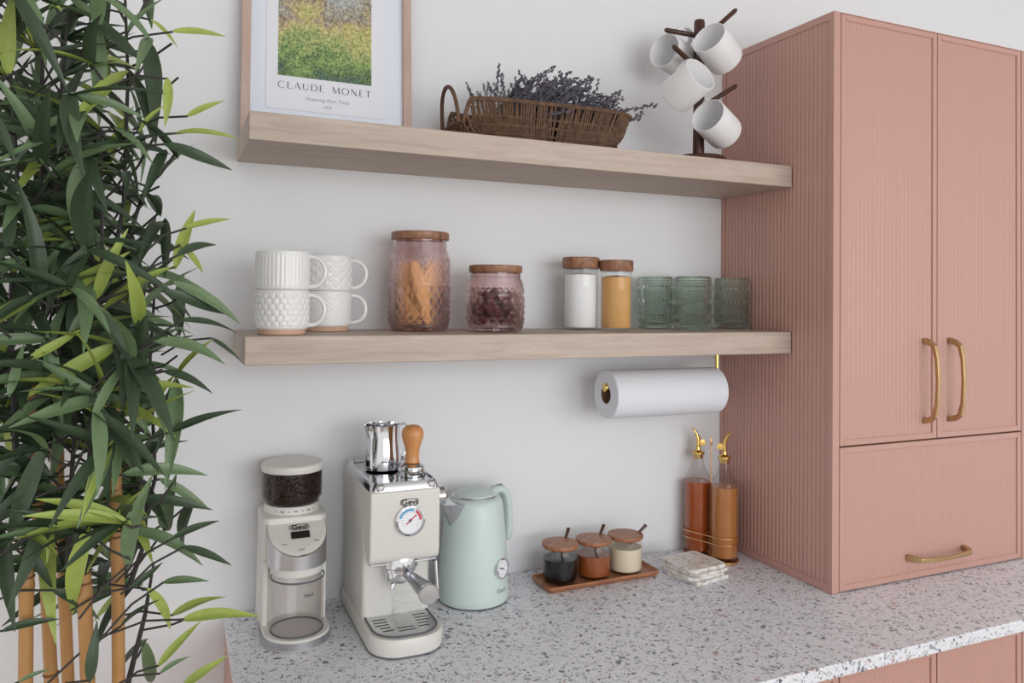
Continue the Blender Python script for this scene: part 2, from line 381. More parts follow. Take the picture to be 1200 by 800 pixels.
# serif capitals drawn as thick and thin strokes
def letters(word, x0, x1, z0, hgt):
    G = {'C': (.86, [('arc', .43, .5, .43, .5, 40, 320, .10, .03)]), 'L': (.62, [('l', .1, 0, .1, 1, .11), ('l', .1, .02, .6, .02, .035), ('l', .6, 0, .6, .16, .03)]),
         'A': (.86, [('l', .03, 0, .43, 1, .035), ('l', .43, 1, .83, 0, .12), ('l', .2, .36, .66, .36, .03)]),
         'U': (.84, [('l', .12, .3, .12, 1, .12), ('arc', .42, .32, .3, .32, 180, 360, .09, .04), ('l', .72, .3, .72, 1, .035)]),
         'D': (.88, [('l', .1, 0, .1, 1, .12), ('arc', .32, .5, .52, .5, -90, 90, .12, .03), ('l', .1, .98, .34, .98, .03), ('l', .1, .02, .34, .02, .03)]),
         'E': (.62, [('l', .1, 0, .1, 1, .12), ('l', .1, .98, .56, .98, .035), ('l', .1, .52, .44, .52, .03), ('l', .1, .02, .6, .02, .035)]),
         'M': (1.05, [('l', .08, 0, .12, 1, .035), ('l', .12, 1, .5, .05, .12), ('l', .5, .05, .9, 1, .035), ('l', .9, 1, .95, 0, .12)]),
         'O': (.96, [('arc', .48, .5, .46, .5, 0, 360, .11, .03)]), 'N': (.9, [('l', .1, 0, .1, 1, .035), ('l', .1, 1, .8, .02, .12), ('l', .8, 0, .8, 1, .035)]),
         'T': (.76, [('l', .38, 0, .38, 1, .12), ('l', .02, .98, .74, .98, .035), ('l', .02, .98, .02, .84, .03), ('l', .74, .98, .74, .84, .03)]), ' ': (.55, [])}
    tot = sum(G[c][0] for c in word)+.28*(len(word)-1); sx = (x1-x0)/tot; x = x0; m = MB()
    for c in word:
        wd, st = G[c]
        for q in st:
            if q[0] == 'l':
                pts = [(q[1], q[2], q[5]), (q[3], q[4], q[5])]
            else:
                pts = []
                for k in range(21):
                    a = math.radians(q[5]+(q[6]-q[5])*k/20)
                    pts.append((q[1]+q[3]*math.cos(a), q[2]+q[4]*math.sin(a), q[8]+(q[7]-q[8])*abs(math.cos(a))))
            for (ax, az, wa), (bx, bz, wb) in zip(pts, pts[1:]):
                A = Vector((x+ax*sx, z0+az*hgt)); B = Vector((x+bx*sx, z0+bz*hgt)); d_ = (B-A).normalized(); n_ = Vector((-d_.y, d_.x))*hgt*.62
                m.add([(A.x+n_.x*wa, -.0002, A.y+n_.y*wa), (A.x-n_.x*wa, -.0002, A.y-n_.y*wa), (B.x-n_.x*wb, -.0002, B.y-n_.y*wb), (B.x+n_.x*wb, -.0002, B.y+n_.y*wb)], [(0, 1, 2, 3)])
        x += (wd+.28)*sx
    return m
letters('CLAUDE MONET', -.099, .085, .0985, .0135).build('poster_title', M['ink'], pr, smooth=False, recalc=False)
text('poster_subtitle', 'Flowering Plum Trees', .0098, M['ink2'], pr, T(-.004, -.0001, .0815) @ FRONT, shear=.35, extrude=0)
text('poster_year', '1879', .0085, M['ink2'], pr, T(-.004, -.0001, .0675) @ FRONT, shear=.2, extrude=0)

# ------------------------------------------------------------------ wicker basket and dried lavender
BX, BY = -.582, -.125
t = thing('wicker_basket', 'shallow brown wicker basket with a looped end handle holding dried lavender', 'basket', (BX, BY, Z2+.0005), math.radians(-3))
def bring(f, n=96):
    """basket outline at height fraction f (0 floor, 1 rim); a rounded rectangle flaring outwards, evenly spaced"""
    hx = .155+.045*f**.8; hy = .062+.026*f**.8; fine = []
    for i in range(2000):
        a = 2*PI*i/2000; c, s_ = math.cos(a), math.sin(a); e = .55
        fine.append(Vector((hx*abs(c)**e*(1 if c >= 0 else -1), hy*abs(s_)**e*(1 if s_ >= 0 else -1), 0)))
    cum = [0]
    for a, b in zip(fine, fine[1:]+fine[:1]): cum.append(cum[-1]+(b-a).length)
    out = []; k = 0
    for i in range(n):
        while cum[k+1] < cum[-1]*i/n: k += 1
        out.append(fine[k])
    return out
def rimz_at(p): return rimz(math.atan2(p.y/.088*1.0, p.x/.2))
def rimz(a):
    c = abs(math.cos(a)); return .081-(.047*min(1, max(0, (c-.76)/.06)) if math.cos(a) < 0 else .004*max(0, (c-.9)/.1))
N = 186; lo, md, hi = bring(0, N), bring(.5, N), bring(1, N)
wv = MB(); rs = random.Random(3)
for i in range(N):
    zt = rimz_at(hi[i]); j = (i+rs.choice((0, 0, 1)))%N
    p0 = lo[i]+Vector((0, 0, .004)); p2 = hi[j]*(1 if zt > .09 else .985)+Vector((0, 0, zt)); p1 = md[i]+Vector((0, 0, zt*.5)); p1 *= 1.015; p1.z = zt*.5
    r_ = rs.uniform(.0021, .0031)
    wv.tube([p0, p1, p2], [r_*1.1, r_, r_], 5)
    if rs.random() < .8: wv.tube([p0+Vector((0, .0, .0)), p1*.99, lo[(i+2) % N]*1.08+Vector((0, 0, zt*.8))], r_*.7, 4)
wv.build('woven_stakes', M['wicker'], t)
wv = MB()
for fz, rr in ((.03, .0035), (.2, .0024), (.4, .003), (.6, .0022), (.97, .0036), (1.0, .003)):
    rg = bring(fz, N); pts = [rg[i]*(1.02 if fz < .9 else 1.0)+Vector((0, 0, rimz_at(hi[i])*fz+.003)) for i in range(N)]
    wv.tube(pts+[pts[0], pts[1]], rr, 6, False)
wv.build('woven_rim', M['wicker'], t)
MB().loft([[tuple(p*.98+Vector((0, 0, z))) for p in lo] for z in (.001, .006)]).build('basket_floor', M['wicker'], t)
for sx in (-1,):
    pts = []
    for k in range(15):
        a = PI*k/14; pts.append((sx*(.196+.010*math.sin(a)), .058*math.cos(a), (.036+.082*math.sin(a)**.8) if sx < 0 else .045+.02*math.sin(a)))
    hp = MB().tube(pts, .0042, 8)
    hp.build('handle', M['wicker'], t)
# lavender sprigs: a thin stem with whorls of buds
def sprig(seed):
    r = random.Random(seed); m = MB(); L = 1
    path = [(L*k/6, .03*math.sin(k*.9+seed), .04*math.sin(k*.7+seed*2)-.05*(k/6)**2) for k in range(7)]
    m.tube(path, [.006]*7, 4)
    for k in range(26):
        u = .42+.58*k/25; i = min(5, int(u*6)); f = u*6-i
        p = Vector(path[i]).lerp(Vector(path[i+1]), f); a = r.uniform(0, 2*PI); d = Vector((.3, math.cos(a), math.sin(a)))*r.uniform(.012, .035)
        s_ = r.uniform(.016, .030); c = p+d
        m.add([c+Vector((s_*1.4, 0, 0)), c-Vector((s_, 0, 0)), c+Vector((0, s_, 0)), c-Vector((0, s_, 0)), c+Vector((0, 0, s_)), c-Vector((0, 0, s_))],
              [(0, 2, 4), (0, 4, 3), (0, 3, 5), (0, 5, 2), (1, 4, 2), (1, 3, 4), (1, 5, 3), (1, 2, 5)])
    return m
lv = thing('dried_lavender', 'bunch of dusky grey dried lavender sprigs lying in the wicker basket', 'lavender', (BX, BY, Z2+.008))
protos = [sprig(s).build('sprig', M['lav'], lv, recalc=False) for s in (1, 2, 3)]
rs = random.Random(11)
for i in range(360):
    o = protos[i] if i < 3 else protos[i % 3].copy()
    if i >= 3: COL.objects.link(o); o.parent = lv
    x = rs.uniform(-.11, .06) if i % 3 else rs.uniform(-.02, .12)
    L = rs.uniform(.10, .17); up = rs.uniform(.15, .8) if x < .0 else rs.uniform(.1, .48)
    az = rs.uniform(-.45, .45)
    if i % 5 == 0: az = rs.uniform(1.2, 5); up = rs.uniform(.9, 1.3); L *= .6
    o.location = (x-.02, rs.uniform(-.055, .055), rs.uniform(.03, .068)); o.rotation_euler = (rs.uniform(0, 6), -up, az); o.scale = (L, L*.9, L*.9)

# ------------------------------------------------------------------ mug tree and hanging mugs
TX, TY = ony(824, 110, -.15).x, -.15
mt = thing('mug_tree', 'dark wooden mug tree with angled pegs on the upper shelf', 'mug tree', (TX-.012, TY, Z2+.0005))
MB().lathe([(.058, 0), (.063, .003), (.063, .012), (.058, .019), (.02, .021)], 40).build('base', M['darkwood'], mt)
MB().lathe([(.0135, .02), (.0125, .1), (.0125, .33), (.0115, .337), (.008, .339)], 24).build('post', M['darkwood'], mt)
cr = Vector((.63, -.777*.0-.0, 0))
vd = Vector((TX, TY, 0))-Vector((CAM.x, CAM.y, 0)); vd.normalize(); RT = Vector((vd.y, -vd.x, 0)); TO = -vd; UP = Vector((0, 0, 1))
def bas(a, b, c): return RT*a+UP*b+TO*c        # right / up / towards the viewer's side of the room
base0 = Vector((TX-.012, TY, Z2+.0005))
for vs_, ue, ve, dp in ((42, 779, 35, -.02), (50, 863, 11, .035), (82, 789, 54, .07), (128, 863, 100, .035)):
    p = Vector((0, 0, ony(818, vs_, TY).z-base0.z)); e = ony(ue, ve, TY); e = e+(CAM-e).normalized()*dp-base0
    MB().tube([p, p.lerp(e, .95), e], [.0060, .0056, .0035], 10).build('peg', M['darkwood'], mt)
def mug_mesh(name, mat, parent, r, h, prof_r=None, th=.0035):
    m = MB(); m.lathe([(.01, .0005), (r*.9, 0), (r*.985, .003), (r, .009), (r, h-.002), (r-.001, h), (r-th+.001, h), (r-th, h-.002), (r-th, .01), (r*.85, .006), (.01, .006)], 48)
    return m.build(name, mat, parent)
def mug_handle(r, h, th=.0045, rad=None, out=.026, flat=1.6):
    pts = []
    hz = h*.5; hr = rad or h*.36
    for k in range(17):
        a = -PI/2+PI*k/16; pts.append((r-.002+out*math.cos(a)**.8 if math.cos(a) > 1e-6 else r-.002, 0, hz+hr*math.sin(a)))
    m = MB(); m.tube(pts, th, 10)
    m.v = [(x, y*flat, z) for x, y, z in m.v]; return m
def hang_mug(ucen, vcen, dpt, axis, hand, label):
    h, r = .084, .0405
    a = bas(*axis).normalized(); hd = bas(*hand); hd = (hd-a*hd.dot(a)).normalized(); yd = a.cross(hd)
    c = ony(ucen, vcen, TY); c = c+(CAM-c).normalized()*dpt
    o = thing('mug', label, 'mug', group='white mugs on the mug tree')
    mx = Matrix((hd, yd, a)).transposed().to_4x4(); mx.translation = c-a*h*.5; o.matrix_world = mx
    mug_mesh('body', M['matwhite'], o, r, h); mug_handle(r, h, .0042, h*.34, .030).build('handle', M['matwhite'], o)
hang_mug(790, 66, -.055, (-.45, .10, .75), (.45, 1, .2), 'white mug hung on the peg pointing to the picture')
hang_mug(841, 58, .076, (-.47, .42, .74), (-.45, .95, -.2), 'white mug hung on the highest peg over the cabinet top')
hang_mug(805, 101, .11, (.66, .42, .55), (.2, .95, -.2), 'white mug hung on the middle peg opening towards the cabinet')
hang_mug(840, 146, .078, (-.48, .33, .79), (-.40, .95, -.2), 'white mug hung on the lowest peg above the tree base')

# ------------------------------------------------------------------ stacked mugs on the lower shelf
def relief_mug(loc, kind, rz, label):
    r, h, f0 = .0465, .0775, .0095
    o = thing('mug', label, 'mug', (loc[0], loc[1], loc[2]), rz, 'stacked white stoneware mugs')
    def rf(a, z, q):
        if q < r-.0012 or z < f0+.004 or z > h-.004: return q
        e = min(1, (z-f0-.004)/.004, (h-.004-z)/.004); zz = z-f0-.004
        if kind == 'rib': d = .0010*abs(math.sin(a*20))
        elif kind == 'scale':
            row = zz/.0100; best = 0
            for k in (int(row)-1, int(row), int(row)+1):
                u = a/(2*PI)*22+(.5 if k % 2 else 0); fu = (u-round(u))*.0133; fv = (row-k-.5)*.0100
                best = max(best, 1-(fu*fu+fv*fv)/.0062**2)
            d = .0018*max(0, best)**.5
        elif kind == 'diamond':
            u = a/(2*PI)*16; v = zz/.019; p_, q_ = (u+v) % 1, (u-v) % 1; d = .0018*min(1, 3.0*min(p_, 1-p_, q_, 1-q_))
        else:
            u = a/(2*PI)*34; v = zz/.0085; p_, q_ = (u+v) % 1, (u-v) % 1; d = .0011*min(1, 3.0*min(p_, 1-p_, q_, 1-q_))
        return q-.0004+d*e
    prof = [(.01, f0), (.040, f0), (.0445, f0+.0003), (r-.0013, f0+.002)]+[(r, f0+.0035+(h-f0-.0055)*k/52) for k in range(53)]+[(r-.0008, h), (r-.003, h), (r-.0038, h-.002), (r-.0042, .016), (r*.8, .013), (.01, .013)]
    MB().lathe(prof, 224, rf=rf).build('body', M['white'], o, ang=.9)
    hm = mug_handle(r+.0005, h+.008, .0043, .027, .029, 1.3); hm.build('handle', M['white'], o)
    MB().lathe([(.01, 0), (.0398, 0), (.0408, .001), (.0408, f0), (.01, f0)], 48).build('foot', M['clay'], o)
a = math.radians(-14)
p1 = (-1.112, -.185); p2 = (ony(384, 340, -.07).x, -.07); S = Z1+.0005
relief_mug((*p1, S), 'scale', a, 'white mug with scalloped bumps, bottom of the stack at the shelf end')
relief_mug((*p1, S+.0685), 'rib', a, 'white mug with vertical ribs, stacked on the scalloped mug')
relief_mug((*p2, S), 'fine', a, 'white mug with fine small lattice, under the diamond mug')
relief_mug((*p2, S+.0685), 'diamond', a, 'white mug with raised diamond lattice, on top of its stack')

# ------------------------------------------------------------------ pink pressed-glass jars
def pink_jar(loc, r, hb, hsplit, hn, hl, lidr, label, nd):
    o = thing('glass_jar', label, 'jar', loc)
    def rf(a, z, q):
        if q < r-.0012 or z < .014 or z > hb-.014: return q
        e = min(1, (z-.014)/.003, (hb-.014-z)/.003)
        if abs(z-hsplit) < .003: return q
        n = nd if z < hsplit else nd*1.5; u = a/(2*PI)*n; v = z*n/(2*PI*r)*.72; p_, q_ = (u+v) % 1, (u-v) % 1
        amp = .0044 if z < hsplit else .0028
        return q-.001+amp*min(p_, 1-p_, q_, 1-q_)*2*e
    nr = r*.885; k0 = int(hb/.0012)
    prof = [(.004, .001), (r*.9, .0005), (r-.0035, .004)]+[(r, .010+(hb-.022)*k/k0) for k in range(k0+1)]+[(r-.002, hb-.006), (nr+.003, hb), (nr, hb+.003), (nr, hn), (nr-.003, hn), (nr-.003, hb), (r-.0065, hb-.009), (r-.0065, .011), (r*.8, .007), (.004, .007)]
    MB().lathe(prof, 300, rf=rf).build('glass_body', M['pinkglass'], o, ang=1.2)
    ld = MB().lathe([(.004, hn-.003), (nr-.0035, hn-.003), (nr-.0035, hn+.0005), (lidr-.001, hn+.0005), (lidr, hn+.002), (lidr, hl-.002), (lidr-.002, hl), (.004, hl)], 56).build('lid', M['walnut'], o)
    MB().lathe([(nr-.0033, hn-.012), (nr-.0022, hn-.010), (nr-.0022, hn-.005), (nr-.0033, hn-.003)], 48).build('seal_ring', M['clear'], ld)
    return o
JA = (-.832, -.095, S); JB = (-.682, -.135, S)
pink_jar(JA, .0605, .160, .094, .183, .199, .0585, 'tall pink diamond-cut glass jar of biscuits with walnut lid', 22)
pink_jar(JB, .0585, .105, .075, .120, .135, .055, 'short pink diamond-cut glass jar of dark fruit with walnut lid', 20)
for i, (dx, dy, tl, az, L) in enumerate(((-.006, -.0335, -.26, 0, .128), (.004, -.0168, .28, 0, .13), (-.030, 0, -.06, 0, .125), (.022, 0, .16, 0, .128), (-.008, .0168, -.24, 0, .13), (.006, .0335, .22, 0, .126))):
    m = MB(); rings = []
    for k in range(9):
        f = k/8; z = L*(f-.5); s_ = math.sin(PI*(.08+.84*f))**.35; rings.append(rrect(-.0135*s_, .0135*s_, -.0075*s_, .0075*s_, .005*s_, z, 3))
    o = m.loft(rings).build('biscuit', M['biscuit']); o.location = (JA[0]+dx, JA[1]+dy, S+.0095+L*.5+.003); o.rotation_euler = (0, tl, az)
    tag(o, 'golden finger biscuit standing inside the tall pink jar', 'biscuit', 'biscuits in the tall pink jar')
m = MB(); rs = random.Random(5)
for i in range(150):
    q = math.sqrt(rs.random())*.0435; a = rs.uniform(0, 2*PI); z = .017+rs.random()*.068; s_ = rs.uniform(.006, .0085)
    xf = T(q*math.cos(a), q*math.sin(a), z) @ Euler((rs.uniform(0, 6), rs.uniform(0, 6), 0)).to_matrix().to_4x4() @ Matrix.Diagonal((s_*1.25, s_, s_*.85, 1))
    m.lathe([(.05, -1), (.7, -.7), (1, 0), (.7, .7), (.05, 1)], 7, xf)
o = stuff(m.build('dried_fruit', M['cherry'])); o.location = JB; tag(o, 'dark red dried fruit heaped inside the short pink jar', 'dried fruit')

# ------------------------------------------------------------------ clear canisters with walnut lids
def canister(loc, r, h, hl, label, fill, fh):
    o = thing('canister', label, 'jar', loc)
    MB().lathe([(.004, .001), (r*.93, .0005), (r, .005), (r, h)], 48, cap1=False).build('glass_body', M['clear'], o)
    MB().lathe([(.004, .006), (r*.9, .006), (r-.0025, .009), (r-.0025, fh), (r*.6, fh+.003), (.004, fh+.005)], 48).build('filling', fill, o)
    MB().lathe([(.004, h+.001), (r+.0015, h+.001), (r+.003, h+.003), (r+.003, hl-.002), (r+.001, hl), (.004, hl)], 48).build('lid', M['walnut'], o)
    MB().lathe([(r-.003, h-.003), (r-.0005, h-.002), (r-.0005, h+.001), (r-.003, h+.001)], 40).build('seal_ring', M['clear'], o)
canister((-.455, -.085, S), .0385, .135, .161, 'clear glass canister of white sugar with walnut lid', M['sugar'], .122)
canister((-.389, -.128, S), .0345, .130, .155, 'clear glass canister of brown sugar with walnut lid', M['bsugar'], .117)

# ------------------------------------------------------------------ green beaded tumblers
def tumbler():
    r, h = .0398, .123
    o = thing('tumbler', '', 'glass', group='green beaded tumblers')
    bands = (.030, .066, .098)
    def rf(a, z, q):
        if q < r-.0012 or z < .006 or z > h-.004: return q
        for b in bands:
            if abs(z-b) < .0050:
                u = a/(2*PI)*30; fu = (u-round(u))*2; fv = (z-b)/.0050
                return q+.0042*max(0, 1-fu*fu-fv*fv)**.5
        row = z/.0062; fv = abs(row-round(row))*2; u = a/(2*PI)*50; fu = (u-round(u))*2
        return q+.0017*max(0, 1-fv*fv-.6*fu*fu)
    n = 120
    prof = [(.004, .001), (r*.93, .0005), (r-.0013, .003)]+[(r, .005+(h-.008)*k/n) for k in range(n+1)]+[(r-.0006, h), (r-.0022, h), (r-.003, h-.003), (r-.0035, .016), (r*.75, .011), (.004, .0105)]
    MB().lathe(prof, 288, rf=rf).build('glass_body', M['greenglass'], o, ang=1.2); return o
tb = tumbler()
for i, ((x, y), lab) in enumerate((((ony(768, 355, -.055).x, -.055), 'pale green beaded tumbler standing next to the brown sugar canister'), ((ony(812, 355, -.14).x, -.14), 'pale green beaded tumbler in front of another, between two tumblers'),
                                   ((ony(807, 355, -.052).x+.004, -.052), 'pale green beaded tumbler mostly hidden behind the middle tumbler'), ((-.0445, -.098), 'pale green beaded tumbler standing against the pink cabinet side'))):
    o = tb if i == 0 else copy_tree(tb)
    o.location = (x, y, S); o.rotation_euler = (0, 0, .4*i); o['label'] = lab

# ------------------------------------------------------------------ paper towel holder and roll
RX0, RX1, RY, RZ = -.408, -.112, -.12, .4085
t = thing('towel_holder', 'brass paper towel holder fixed under the lower shelf', 'towel holder', (-.105, RY, Z1-TS))
dz = RZ+.0155-(Z1-TS)
MB().tube([(0, 0, 0), (0, 0, dz+.012), (-.004, 0, dz+.003), (-.013, 0, dz), (-.299, 0, dz)], .0048, 12).build('rod', M['gold'], t)
m = MB().lathe([(.004, 0), (.020, 0), (.020, -.004), (.004, -.006)], 24); m.build('mounting_plate', M['gold'], t)
xf = T(-.299, 0, dz) @ Matrix.Rotation(-PI/2, 4, 'Y')
MB().lathe([(.004, -.014), (.0095, -.012), (.0105, -.004), (.0105, .004), (.009, .008), (.003, .0095)], 20, xf).build('finial', M['gold'], t)
xf = Matrix.Rotation(PI/2, 4, 'Y')
m = MB(); r0, r1, L = .0205, .0535, RX1-RX0
m.lathe([(r0, 0), (r1-.002, 0), (r1, .002), (r1, L-.002), (r1-.002, L), (r0, L), (r0, L*.5), (r0, 0)], 56, xf, cap0=False, cap1=False)
ro = m.build('paper_roll', M['paper']); ro.location = (RX0, RY, RZ); tag(ro, 'roll of plain white kitchen paper hanging on the brass holder', 'paper towel')
m = MB(); m.lathe([(r0-.0015, .001), (r0, 0), (r0, L), (r0-.0015, L), (r0-.0015, .001)], 40, xf, cap0=False, cap1=False)
m.build('cardboard_core', plain('core_card', rgb(120, 92, 70), .9), ro)

# ------------------------------------------------------------------ coffee grinder
t = thing('coffee_grinder', 'cream coffee grinder with bean hopper and steel front on the worktop', 'grinder', (-1.0735, -.09, 0))
def dring(hw, yb, yf, z, rb=.012, seg=14):
    """D outline: square-ish back, round front"""
    rf_ = hw; out = []
    for k in range(seg*2+1):
        a = PI+PI*k/(seg*2); out.append((hw*math.cos(a), yf+rf_+rf_*math.sin(a), z))
    for k in range(5): a = .5*PI*k/4; out.append((hw-rb+rb*math.cos(a), yb-rb+rb*math.sin(a), z))
    for k in range(5): a = .5*PI+.5*PI*k/4; out.append((-hw+rb+rb*math.cos(a), yb-rb+rb*math.sin(a), z))
    return out
b = MB().loft([dring(.057, .07, -.131, .0005), dring(.059, .07, -.133, .002), dring(.059, .07, -.133, .0185), dring(.057, .07, -.131, .0205)]).build('base', M['cream'], t)
MB().loft([dring(.0598, .0, -.1338, z) for z in (.0035, .0165)], False, False).build('steel_band', M['steel'], b)
# lower body with a round niche for the container
def niche(z, e=0):
    out = [(-.058+e, .056, z), (-.058+e, -.035, z), (-.056+e, -.045, z), (-.050, -.0475, z)]
    for k in range(13): a = PI-PI*k/12; out.append((.0485*math.cos(a), -.0475+.042*math.sin(a), z))
    return out+[(.050, -.0475, z), (.056-e, -.045, z), (.058-e, -.035, z), (.058-e, .056, z), (.047-e, .068, z), (-.047+e, .068, z)]
MB().loft([niche(.020), niche(.137)]).build('lower_housing', M['cream'], t)
bd = MB().loft([rrect(-.058, .058, -.0475, .068, .014, .137), rrect(-.058, .058, -.0475, .068, .014, .205), rrect(-.0565, .0565, -.046, .0665, .0135, .2105), rrect(-.052, .052, -.0415, .062, .012, .2135)]).build('upper_housing', M['cream'], t)
# cylinder head cut by a slanted face
SL = .0455/.066
def ztop(y): return .1585+(y+.1125)*SL
ring = [(p[0], p[1], p[2]) for p in dring(.0525, -.03, -.1125, .1345, .004)]
cut = [(x, y, min(ztop(y), .2085)) for x, y, z in ring]
hd = MB().loft([ring, cut]).build('control_head', M['steel'], t, ang=.4)
MB().loft([[(x*.985, (y+.06)*.985-.06, z+.0002) for x, y, z in cut], [(x*.96, (y+.06)*.96-.06, z+.0014) for x, y, z in cut]]).build('control_face', M['cream'], hd)
SA = math.atan(SL); FM = Matrix.Rotation(SA, 4, 'X')
def face(x, y, dz=.0016): return T(x, y, ztop(y)+dz) @ FM
MB().box(-.0165, .0165, -.0075, .0075, 0, .0006, face(.004, -.0745)).build('display', M['black'], hd, smooth=False)
def badge(parent, mx, wid, ht, size, r=.5):
    """rounded outline and the maker's lettering"""
    m = MB(); n = 40; o_, i_ = [], []
    for k in range(n):
        a = 2*PI*k/n; c, s_ = math.cos(a), math.sin(a); e = .6
        px = abs(c)**e*(1 if c >= 0 else -1); py = abs(s_)**e*(1 if s_ >= 0 else -1)
        o_.append(mx @ Vector((px*wid/2, py*ht/2, .0005))); i_.append(mx @ Vector((px*(wid/2-ht*.09), py*(ht/2-ht*.09), .0005)))
    m.loft([o_, i_], False, False); m.build('logo_outline', M['logo'], parent, smooth=False)
    text('logo_lettering', 'Gevi', size, M['logo'], parent, mx @ T(0, 0, .0004), sx=1.25, bold=size*.02)
badge(hd, face(.004, -.0605), .036, .0125, .0125)
for x, y in ((-.026, -.089), (.003, -.101), (.031, -.087)):
    text('button_mark', 'ooo', .006, M['ink2'], hd, face(x, y), .0002)
MB().lathe([(.046, .120), (.0465, .125), (.0465, .1345)], 40, T(0, -.062, 0)).build('dosing_chute', M['cream'], t)
CY_ = -.077
ct = MB().lathe([(.004, .0215), (.044, .0215), (.0462, .025), (.0462, .114), (.0472, .1155), (.0462, .117)], 48, T(0, CY_, 0), cap1=False).build('grounds_container', M['smoke'], t)
MB().lathe([(.0458, .1135), (.0475, .1145), (.0475, .1162), (.0458, .117), (.0458, .1135)], 48, T(0, CY_, 0), cap0=False, cap1=False).build('rim_seal', M['dgrey'], ct)
MB().lathe([(.0445, .0208), (.0468, .0208), (.0468, .0228), (.0445, .0228), (.0445, .0208)], 48, T(0, CY_, 0), cap0=False, cap1=False).build('foot_ring', M['dgrey'], ct)
text('max_mark', 'MAX', .0085, M['logo'], ct, T(.013, CY_-.0458, .093) @ Matrix.Rotation(.28, 4, 'Z') @ FRONT)
cl = MB().lathe([(.052, .212), (.052, .2145), (.0505, .2255), (.049, .227)], 48, T(0, .01, 0)).build('setting_collar', M['cream'], t)
for k in range(7):
    a = -PI/2+(k-3)*.24; MB().box(-.0035 if k % 2 else -.001, .0035 if k % 2 else .001, -.0006, .0006, -.0009, .0009, T(.0513*math.cos(a), .01+.0513*math.sin(a), .2195) @ Matrix.Rotation(a+PI/2, 4, 'Z')).build('scale_mark', M['dgrey'], cl, smooth=False)
hp = MB().lathe([(.048, .2275), (.0515, .233), (.052, .236), (.0545, .238), (.0555, .242), (.0555, .290)], 48, T(0, .01, 0), cap0=False, cap1=False).build('hopper', M['hopper'], t)
m = MB().lathe([(.01, .230), (.046, .231), (.0495, .241), (.0495, .284), (.02, .288)], 32, T(0, .01, 0)); rs = random.Random(9)
for i in range(420):
    a = rs.uniform(0, 2*PI); z = rs.uniform(.240, .287); q = .0505+rs.uniform(-.001, .001)
    xf = T(q*math.cos(a), .01+q*math.sin(a), z) @ Matrix.Rotation(a, 4, 'Z') @ Matrix.Rotation(rs.uniform(0, PI), 4, 'X') @ Matrix.Diagonal((.0028, .0052, .0036, 1))
    m.lathe([(.05, -1), (.75, -.65), (1, 0), (.75, .65), (.05, 1)], 6, xf)
stuff(m.build('coffee_beans', M['bean'], hp))
ld = MB().lathe([(.0565, .288), (.058, .2895), (.058, .299), (.0565, .3015), (.05, .3025), (.004, .303)], 120, T(0, .01, 0), rf=lambda a, z, q: q-(.0007*(1+math.sin(a*60)) if .289 < z < .2995 else 0)).build('hopper_lid', M['cream'], t, ang=1.2)

# ------------------------------------------------------------------ espresso machine
EX, EY = -.9, -.17
t = thing('espresso_machine', 'cream and chrome espresso machine with pressure gauge between grinder and kettle', 'coffee machine', (EX, EY, 0))
HW = .0635
def bring2(e, z): return rrect(-HW-.004+e, HW+.004-e, -.145+e, .14-e, 0, z, 8, (.052-e, .052-e, .012, .012))
bs = MB().loft([bring2(.001, .004), bring2(0, .007), bring2(0, .030), bring2(.002, .033)]).build('base', M['cream'], t)
MB().loft([bring2(.004, .0004), bring2(.001, .002), bring2(.001, .0042)]).build('rubber_foot', M['dgrey'], bs)
def tr(e, z): return rrect(-HW+.004+e, HW-.004-e, -.135+e, -.032, 0, z, 8, (.046-e, .046-e, .004, .004))
m = MB().loft([tr(0, .0332), tr(0, .0358), tr(.003, .0358), tr(.003, .0335)], False, False); m.build('tray_trim', M['dgrey'], bs)
def cut(o, cutters):
    """subtract meshes for good: the cutters do not stay in the scene"""
    for c in cutters:
        md_ = o.modifiers.new('cut', 'BOOLEAN'); md_.operation = 'DIFFERENCE'; md_.solver = 'EXACT'; md_.object = c
    me = bpy.data.meshes.new_from_object(o.evaluated_get(bpy.context.evaluated_depsgraph_get())); o.modifiers.clear(); o.data = me
    for c in cutters: bpy.data.objects.remove(c)
    me.set_sharp_from_angle(angle=.65)
dt = MB().loft([tr(.003, .0328), tr(.003, .0345)]).build('drip_tray', M['steel'], bs)
sl = []
for sx in (-1, 1):
    for k in range(5):
        y = -.052-.0125*k; x0 = .025 if k < 4 else .022; x1 = .050-.002*k*(k > 2)
        sl.append(MB().box(min(sx*x0, sx*x1), max(sx*x0, sx*x1), y-.0022, y+.0022, .030, .040).build('cutter', None, None, smooth=False))
for k in range(2): sl.append(MB().box(-.016, .016, -.0995-.0125*k, -.0955-.0125*k, .030, .040).build('cutter', None, None, smooth=False))
for c in sl: c.location = (EX, EY, 0)
bpy.context.view_layer.update(); cut(dt, sl)
cav = MB().loft([tr(.005, .007), tr(.005, .040)]).build('cutter', None, None, smooth=False); cav.location = (EX, EY, 0)
bpy.context.view_layer.update(); cut(bs, [cav])
MB().loft([rrect(-HW, HW, -.034, .136, .010, z) for z in (.0325, .268)]).build('column', M['cream'], t)
